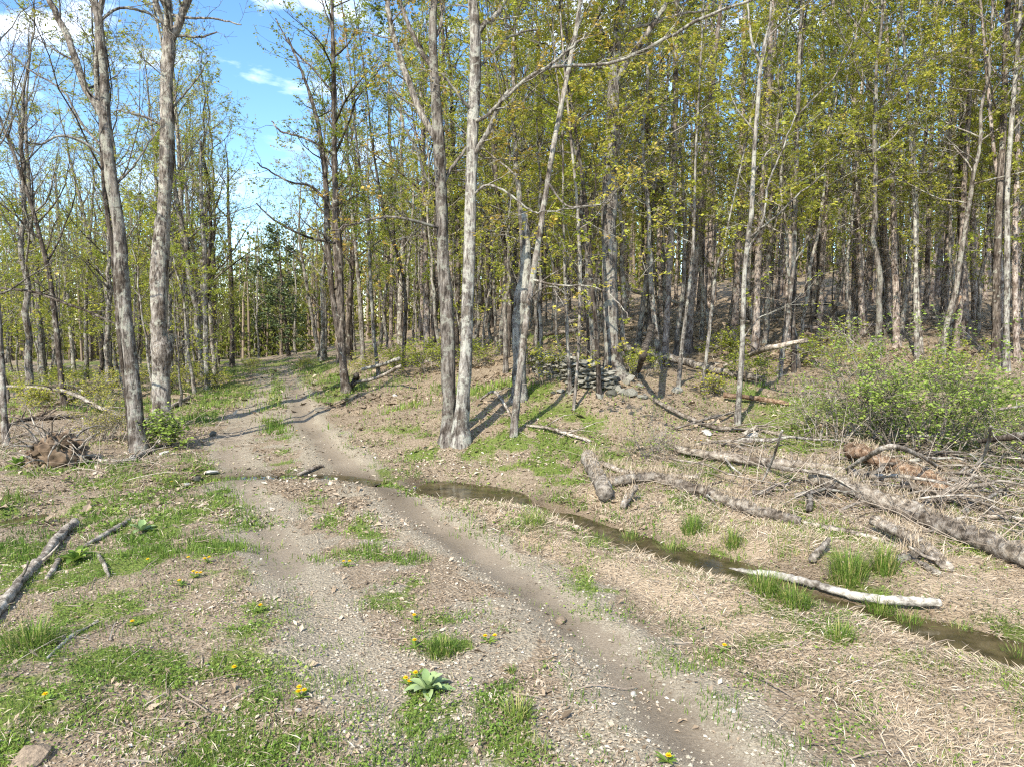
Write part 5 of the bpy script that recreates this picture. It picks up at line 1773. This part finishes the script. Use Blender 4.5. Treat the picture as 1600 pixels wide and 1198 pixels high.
DL = [(470, 1090, [(466, 1075), (475, 1079), (467, 1087)], 'dandelion with three yellow heads left of the mullein'),
      (640, 1070, [(635, 1054), (642, 1061)], 'pair of yellow dandelion heads touching the mullein rosette'),
      (652, 1058, [(650, 1048)], 'single dandelion head just above the mullein rosette'),
      (763, 1003, [(758, 995), (773, 996)], 'two dandelion heads on bare gravel right of the bluish grass tuft'),
      (648, 1012, [(647, 1006)], 'dandelion at the left end of the bluish grass tuft'),
      (648, 970, [(647, 963)], 'dandelion beside the green patch between the ruts'),
      (541, 884, [(537, 879), (547, 875)], 'two dandelion heads near the upper green patch of the road centre'),
      (405, 955, [(406, 951)], 'dandelion at the left rut edge'),
      (370, 1050, [(368, 1043)], 'lone dandelion in leaf litter left of the road'),
      (284, 914, [(281, 909)], 'dandelion lowest of the cluster by the mud patch'),
      (305, 902, [(300, 897), (308, 905), (314, 895)], 'dandelion with three heads in the cluster by the mud patch'),
      (325, 878, [(322, 873), (328, 869), (294, 882)], 'dandelion with heads at the top of the cluster by the mud patch'),
      (233, 880, [(232, 875)], 'dandelion left of the cluster by the mud patch'),
      (211, 977, [(210, 972)], 'dandelion in thin grass above the lone bent stick'),
      (72, 1095, [(72, 1089)], 'dandelion in the thick grass near the bottom left corner'),
      (1043, 1190, [(1043, 1186)], 'small dandelion on gravel at the bottom edge'),
      (464, 680, [(464, 672)], 'tiny distant dandelion on the road edge'),
      (1087, 692, [(1086, 689), (1094, 687)], 'two far dandelion heads above the debris'),
      (1130, 1016, [(1131, 1008)], 'dandelion in straw between the road and the silver trunk'),
      (270, 757, [(268, 752)], 'dandelion left of the flat white stone')]
for px, py, hd, lab in DL:
    dandelion(px, py, hd, lab)


def blade_mesh(buf, base, az, L, lean, w, rnd, g):
    n = len(base)
    out = np.stack([np.cos(az), np.sin(az), np.zeros(n)], -1)
    sd = np.stack([-np.sin(az), np.cos(az), np.zeros(n)], -1)
    up = np.array([0, 0, 1.0])
    L, lean, w = L[:, None], lean[:, None], w[:, None]
    m1 = base + up * L * .55 * np.cos(lean * .5) + out * L * .55 * np.sin(lean * .5)
    tip = m1 + up * L * .45 * np.cos(lean * 1.5) + out * L * .45 * np.sin(lean * 1.5)
    V = np.stack([base - sd * w * .5, base + sd * w * .5, m1 + sd * w * .4, m1 - sd * w * .4, tip], 1).reshape(-1, 3)
    i = np.arange(n)[:, None] * 5
    buf.add(V, i + np.array([[0, 1, 2, 3]]), i + np.array([[3, 2, 4]]), np.repeat(rnd, 5))


def tuft(px, py, wpx, hpx, label, seed, n=260, tone=.4):
    g = np.random.default_rng(seed)
    c = G(px, py)[0]
    d = float((c - CAMP) @ FWD)
    r, Hh = wpx / 2 * d / FPX, hpx * d / FPX
    a = g.uniform(0, 6.283, n)
    q = r * np.sqrt(g.random(n)) * .8
    q = np.where(g.random(n) < .3, q * g.uniform(1, 1.9, n), q)
    p = np.stack([np.cos(a) * q, np.sin(a) * q, np.zeros(n)], -1)
    p[:, 2] = height(p[:, 0] + c[0], p[:, 1] + c[1]) - c[2] - .01
    b = Buf()
    blade_mesh(b, p, a + g.normal(0, .7, n), Hh * g.uniform(.3, 1.2, n) * np.clip(1.25 - .45 * q / max(r, .01), .35, 1.2), np.abs(g.normal(.25, .3, n)) + .45 * q / max(r, .01), g.uniform(.0035, .008, n), np.where(g.random(n) < .16, g.uniform(.9, 1, n), np.clip(g.normal(tone, .2, n), 0, 1)), g)
    o = b.obj('grass_tuft', M['grass'], smooth=False, loc=c)
    tag(o, label, 'grass tuft')


TU = [(1325, 905, 50, 55, 'tallest dense green grass tuft left of the propped broken limb', 520), (1382, 892, 40, 50, 'green grass tuft touching the propped broken limb', 320), (1195, 925, 62, 42, 'wide grass tuft hiding the middle of the silver trunk', 480),
      (1240, 945, 56, 38, 'grass tuft on the near bank where the silver trunk shows again', 380), (1310, 1000, 52, 34, 'thin grass tuft in straw below the silver trunk', 260), (1375, 955, 46, 32, 'grass tuft in the gap between silver trunk and far pool', 240),
      (1588, 1050, 34, 44, 'grass tuft at the right edge beside the dark pool', 260), (940, 850, 34, 22, 'small bright tuft on the near bank of the ditch', 200), (835, 822, 40, 28, 'grass tuft standing in the upper ditch water', 220),
      (985, 855, 30, 34, 'grass tuft in the middle of the ditch water', 170), (1045, 875, 28, 32, 'narrow grass tuft at the ditch edge left of the silver trunk', 190), (1080, 830, 34, 34, 'bright tuft on the straw bank beyond the ditch', 260),
      (1145, 852, 28, 36, 'single upright tuft right of the bright bank tuft', 180), (690, 1020, 60, 26, 'bluish green fine grass tuft in the road centre', 420), (50, 1010, 90, 46, 'long bladed grass clump at the left edge', 520),
      (1420, 985, 44, 34, 'sparse tuft beside the dark pool on the right', 180), (1490, 800, 18, 20, 'small tuft inside the brush on the right', 60), (1112, 745, 18, 22, 'dark tuft beside the dark upper log', 120), (20, 785, 30, 30, 'tuft beside the left puddle', 160),
      (1500, 1000, 50, 26, 'thin grass fringe hanging over the dark pool', 160), (800, 1050, 14, 16, 'tiny tuft near the gravel right of the mullein', 60), (810, 1120, 46, 40, 'yellowish loose tuft right of the mullein', 150)]
for k, (px, py, w, h, lab, n) in enumerate(TU):
    tuft(px, py, w, h, lab, 500 + k, n, .62 if 'yellow' in lab else (.3 if 'bluish' in lab else .42))


# ------------------------------------------------------------------ uncountable ground cover
def wedge(n, d0, d1, power=2.0, spread=.80):
    """points in front of the camera, thinning with distance"""
    u = rng.random(n)
    if power == 1:
        d = d0 * (d1 / d0) ** u
    else:
        e = 2 - power
        d = d0 * (d1 / d0) ** u if abs(e) < 1e-6 else (d0 ** e + u * (d1 ** e - d0 ** e)) ** (1 / e)
    x = (rng.random(n) * 2 - 1) * (spread * d + .8)
    return x, d


def flat_pieces(buf, x, y, l, asp, tilt, rnd, lift=.004, curl=.25):
    n = len(x)
    z = height(x, y) + lift
    az = rng.uniform(0, 6.283, n)
    el = rng.normal(0, tilt, n)
    d = np.stack([np.cos(az) * np.cos(el), np.sin(az) * np.cos(el), np.sin(el)], -1)
    nr = unit(np.stack([rng.normal(0, tilt, n), rng.normal(0, tilt, n), np.ones(n)], -1))
    s = unit(np.cross(nr, d))
    o = np.stack([x, y, z + np.abs(np.sin(el)) * l * .5], -1) - d * (l * .5)[:, None]
    diamonds(buf, o, d, s, l, l * asp, rnd, bend=(np.array([0, 0, 1.0]) * (l * curl * rng.uniform(-.3, 1, n))[:, None]))


def stuff(buf, name, mat, label, smooth=False):
    o = buf.obj(name, M[mat], smooth=smooth)
    tag(o, label, name.replace('_', ' '), kind='stuff')


# leaf litter
b = Buf()
for n, d0, d1, sz in ((100000, 3.2, 9, .027), (85000, 8, 20, .055), (62000, 18, 48, .11)):
    x, y = wedge(n, d0, d1)
    road, rut, straw, green, wet = covers(x, y)
    dd, _ = seg_dist(x, y, DITCH)
    k = rng.random(n) < (1 - .62 * road) * (1 - .92 * rut) * (1 - .6 * straw) * (1 - .25 * green) * (dd > .22) * (.18 + 1.1 * sstep(.36, .6, fnoise(x * 1.5, y * 1.5, 77, 4)))
    x, y = x[k], y[k]
    m = len(x)
    rd = np.clip(.42 + (fnoise(x * .7, y * .7, 78, 3) - .5) * .7 + rng.normal(0, .2, m) - .08 * (y > 13), 0.02, .98)
    flat_pieces(b, x, y, sz * np.exp(rng.normal(-.25, .45, m)), rng.uniform(.25, .75, m), .3, rd)
stuff(b, 'leaf_litter', 'litter', 'dry brown and pinkish leaves strewn over the forest floor')

# dry straw and matted dead grass
b = Buf()
for n, d0, d1, L in ((180000, 3.2, 10, .085), (120000, 7, 16, .14)):
    x, y = wedge(n, d0, d1)
    road, rut, straw, green, wet = covers(x, y)
    dd, _ = seg_dist(x, y, DITCH)
    k = rng.random(n) < np.clip(straw * (.45 + .9 * sstep(.35, .6, fnoise(x * 1.6, y * 1.6, 92, 3))) + .06 * (1 - road), 0, 1) * (1 - .9 * rut) * (dd > .24)
    x, y = x[k], y[k]
    m = len(x)
    z = height(x, y)
    fl = fnoise(x * .8, y * .8, 91, 3) * 12
    az = fl + rng.normal(0, 1.0, m)
    el = np.abs(rng.normal(.12, .28, m))
    l = L * rng.uniform(.4, 1.4, m)
    d = np.stack([np.cos(az) * np.cos(el), np.sin(az) * np.cos(el), np.sin(el)], -1)
    s = unit(np.cross(d, rand_unit(m) + np.array([0, 0, 1.5])))
    o = np.stack([x, y, z + rng.uniform(0, .03, m)], -1)
    diamonds(b, o, d, s, l, rng.uniform(.0016, .0046, m) * (1 + y / 9), np.clip(rng.normal(.55, .22, m), 0, 1), bend=np.array([0, 0, 1.0]) * (l * .08)[:, None])
for t_, r_ in LOGLINES:
    ln = np.linalg.norm(np.diff(t_, axis=0), axis=1).sum()
    m = int(ln * 150)
    q = rng.random(m) * (len(t_) - 1.001)
    q = np.where(fnoise(q * 1.1, q * 0 + 3, 8, 3) > .44, q, rng.random(m) * (len(t_) - 1.001))
    i = q.astype(int)
    f = (q - i)[:, None]
    p = t_[i] * (1 - f) + t_[i + 1] * f
    td = unit(t_[i + 1] - t_[i])
    sd = np.stack([-td[:, 1], td[:, 0], 0 * td[:, 0]], -1) * np.sign(rng.normal(size=m))[:, None]
    rr_ = r_[i]
    p = p + sd * (rr_ * rng.uniform(-.2, .9, m))[:, None] + np.array([0, 0, 1]) * (rr_ * rng.uniform(.75, 1.02, m))[:, None]
    az = np.arctan2(sd[:, 1], sd[:, 0]) + rng.normal(0, .9, m)
    blade_mesh(b, p, az, rng.uniform(.08, .3, m), np.abs(rng.normal(1.35, .25, m)), rng.uniform(.003, .007, m), np.clip(rng.normal(.5, .22, m), 0, 1), rng)
stuff(b, 'dry_straw', 'straw', 'matted pale dead grass and straw along the ditch')

# green grass
b = Buf()
for n, d0, d1, L, w in ((170000, 3.2, 8, .05, .0045), (190000, 7, 18, .08, .008), (110000, 15, 48, .16, .02)):
    x, y = wedge(n, d0, d1)
    road, rut, straw, green, wet = covers(x, y)
    dd, _ = seg_dist(x, y, DITCH)
    gg = green * (.22 + 1.0 * sstep(.38, .62, fnoise(x * 4.5, y * 4.5, 55, 3))) - .05
    k = (rng.random(n) < np.clip(gg * 1.15, 0, .8)) & (dd > .12)
    x, y = x[k], y[k]
    m = len(x)
    base = np.stack([x, y, height(x, y) - .005], -1)
    blade_mesh(b, base, rng.uniform(0, 6.28, m), L * rng.uniform(.4, 1.5, m), np.abs(rng.normal(.5, .35, m)), w * rng.uniform(.7, 1.4, m), np.clip(.5 + (fnoise(x * .9, y * .9, 57, 3) - .5) * .9 + rng.normal(0, .15, m) + .06 * (y > 10), 0, .97), rng)
stuff(b, 'grass', 'grass', 'short green grass growing in patches along the road')

# low weeds and clover
b = Buf()
for n, d0, d1, sz in ((120000, 3.2, 9, .017), (60000, 8, 20, .035)):
    x, y = wedge(n, d0, d1)
    road, rut, straw, green, wet = covers(x, y)
    k = (rng.random(n) < np.clip(green * (.1 + 1.0 * sstep(.42, .64, fnoise(x * 3.2, y * 3.2, 65, 3))) - .05, 0, 1) * 1.1)
    x, y = x[k], y[k]
    m = len(x)
    flat_pieces(b, x, y, sz * rng.uniform(.6, 1.6, m), rng.uniform(.6, 1, m), .4, np.clip(.5 + (fnoise(x * 1.5, y * 1.5, 66, 3) - .5) + rng.normal(0, .15, m), 0, 1), lift=rng.uniform(.006, .035, m))
stuff(b, 'clover', 'weed', 'low clover and small weeds spreading in patches')

# gravel
b = Buf()
n = 80000
x, y = wedge(n, 3.2, 16)
road, rut, straw, green, wet = covers(x, y)
k = rng.random(n) < np.clip(road * 1.1 + .03, 0, 1) * (1 - .93 * rut) * (1 - .6 * green) * (.3 + 1.1 * sstep(.35, .6, fnoise(x * 1.7, y * 1.7, 15, 3)))
x, y = x[k], y[k]
m = len(x)
r = .0035 + .009 * rng.random(m) ** 4 * 1.6 + .0002 * y
oc = np.array([(1, 0, 0), (-1, 0, 0), (0, 1, 0), (0, -1, 0), (0, 0, 1), (0, 0, -1)], float)
V = oc[None] * rng.uniform(.6, 1.25, (m, 6, 1)) * r[:, None, None] * np.array([1, 1, .7])
a = rng.uniform(0, 6.28, m)
V = np.stack([V[..., 0] * np.cos(a)[:, None] - V[..., 1] * np.sin(a)[:, None], V[..., 0] * np.sin(a)[:, None] + V[..., 1] * np.cos(a)[:, None], V[..., 2]], -1)
V = V + np.stack([x, y, height(x, y) + r * .25], -1)[:, None, :]
F = np.array([(0, 2, 4), (2, 1, 4), (1, 3, 4), (3, 0, 4)])      # the buried lower half is left out
b.add(V.reshape(-1, 3), None, (np.arange(m)[:, None, None] * 6 + F[None]).reshape(-1, 3), np.repeat(np.clip(rng.normal(.5, .22, m), 0, 1), 6))
stuff(b, 'gravel', 'gravel', 'loose grey gravel on the road surface')

# fine twigs
b = Buf()
n = 16000
x, y = wedge(n, 3.4, 30)
road, rut, straw, green, wet = covers(x, y)
deb = np.maximum(sstep(2.2, .6, seg_dist(x, y, STRAW3)[0]), sstep(2.0, .5, seg_dist(x, y, BRUSH)[0]))
lft = sstep(-4.5, -7, x) * sstep(9, 11, y) * sstep(20, 16, y)
k = rng.random(n) < np.clip(.05 * (1 - road) + .95 * deb + .5 * lft, 0, 1)
x, y, deb, lft = x[k], y[k], deb[k], lft[k]
for i in range(len(x)):
    p = np.array([x[i], y[i], float(height(x[i], y[i])) + .01])
    a = rng.uniform(0, 6.28)
    e = abs(rng.normal(0, .12 + .35 * max(deb[i], lft[i])))
    L = rng.uniform(.12, .5) * (1 + 1.1 * max(deb[i], lft[i]))
    q = walk(rng, p, np.array([math.cos(a) * math.cos(e), math.sin(a) * math.cos(e), math.sin(e)]), L, 4, .12, np.array([0, 0, -.05]))
    tube(b, q, np.linspace(.005, .002, 5) * rng.uniform(.6, 1.5), 3, rnd=np.clip(rng.normal(.55, .25), 0, 1))
stuff(b, 'fallen_twigs', 'twig', 'thin dead twigs scattered through litter and brush')


# ------------------------------------------------------------------ look-alikes are told apart by their order in the view
ORD = 'first second third fourth fifth sixth seventh eighth ninth tenth eleventh twelfth thirteenth fourteenth fifteenth'.split()
NUM = 'one two three four five six seven eight nine ten eleven twelve thirteen fourteen fifteen'.split()
same = {}
for o in SC.objects:
    if o.parent is None and o.get('category') and o.get('label'):
        same.setdefault(o['label'], []).append(o)
for lab, os_ in same.items():
    n = len(os_)
    if n < 2 or n > 15:
        continue
    os_.sort(key=lambda o: float(project(np.array(o.location) + (0, 0, 1))[0]))
    for k, o in enumerate(os_):
        o['label'] = lab + (', left of two' if k == 0 else ', right of two') if n == 2 else lab + ', ' + (ORD[k] + ' of ' + NUM[n - 1] + ' from left')
        if not o.get('group'):
            o['group'] = lab
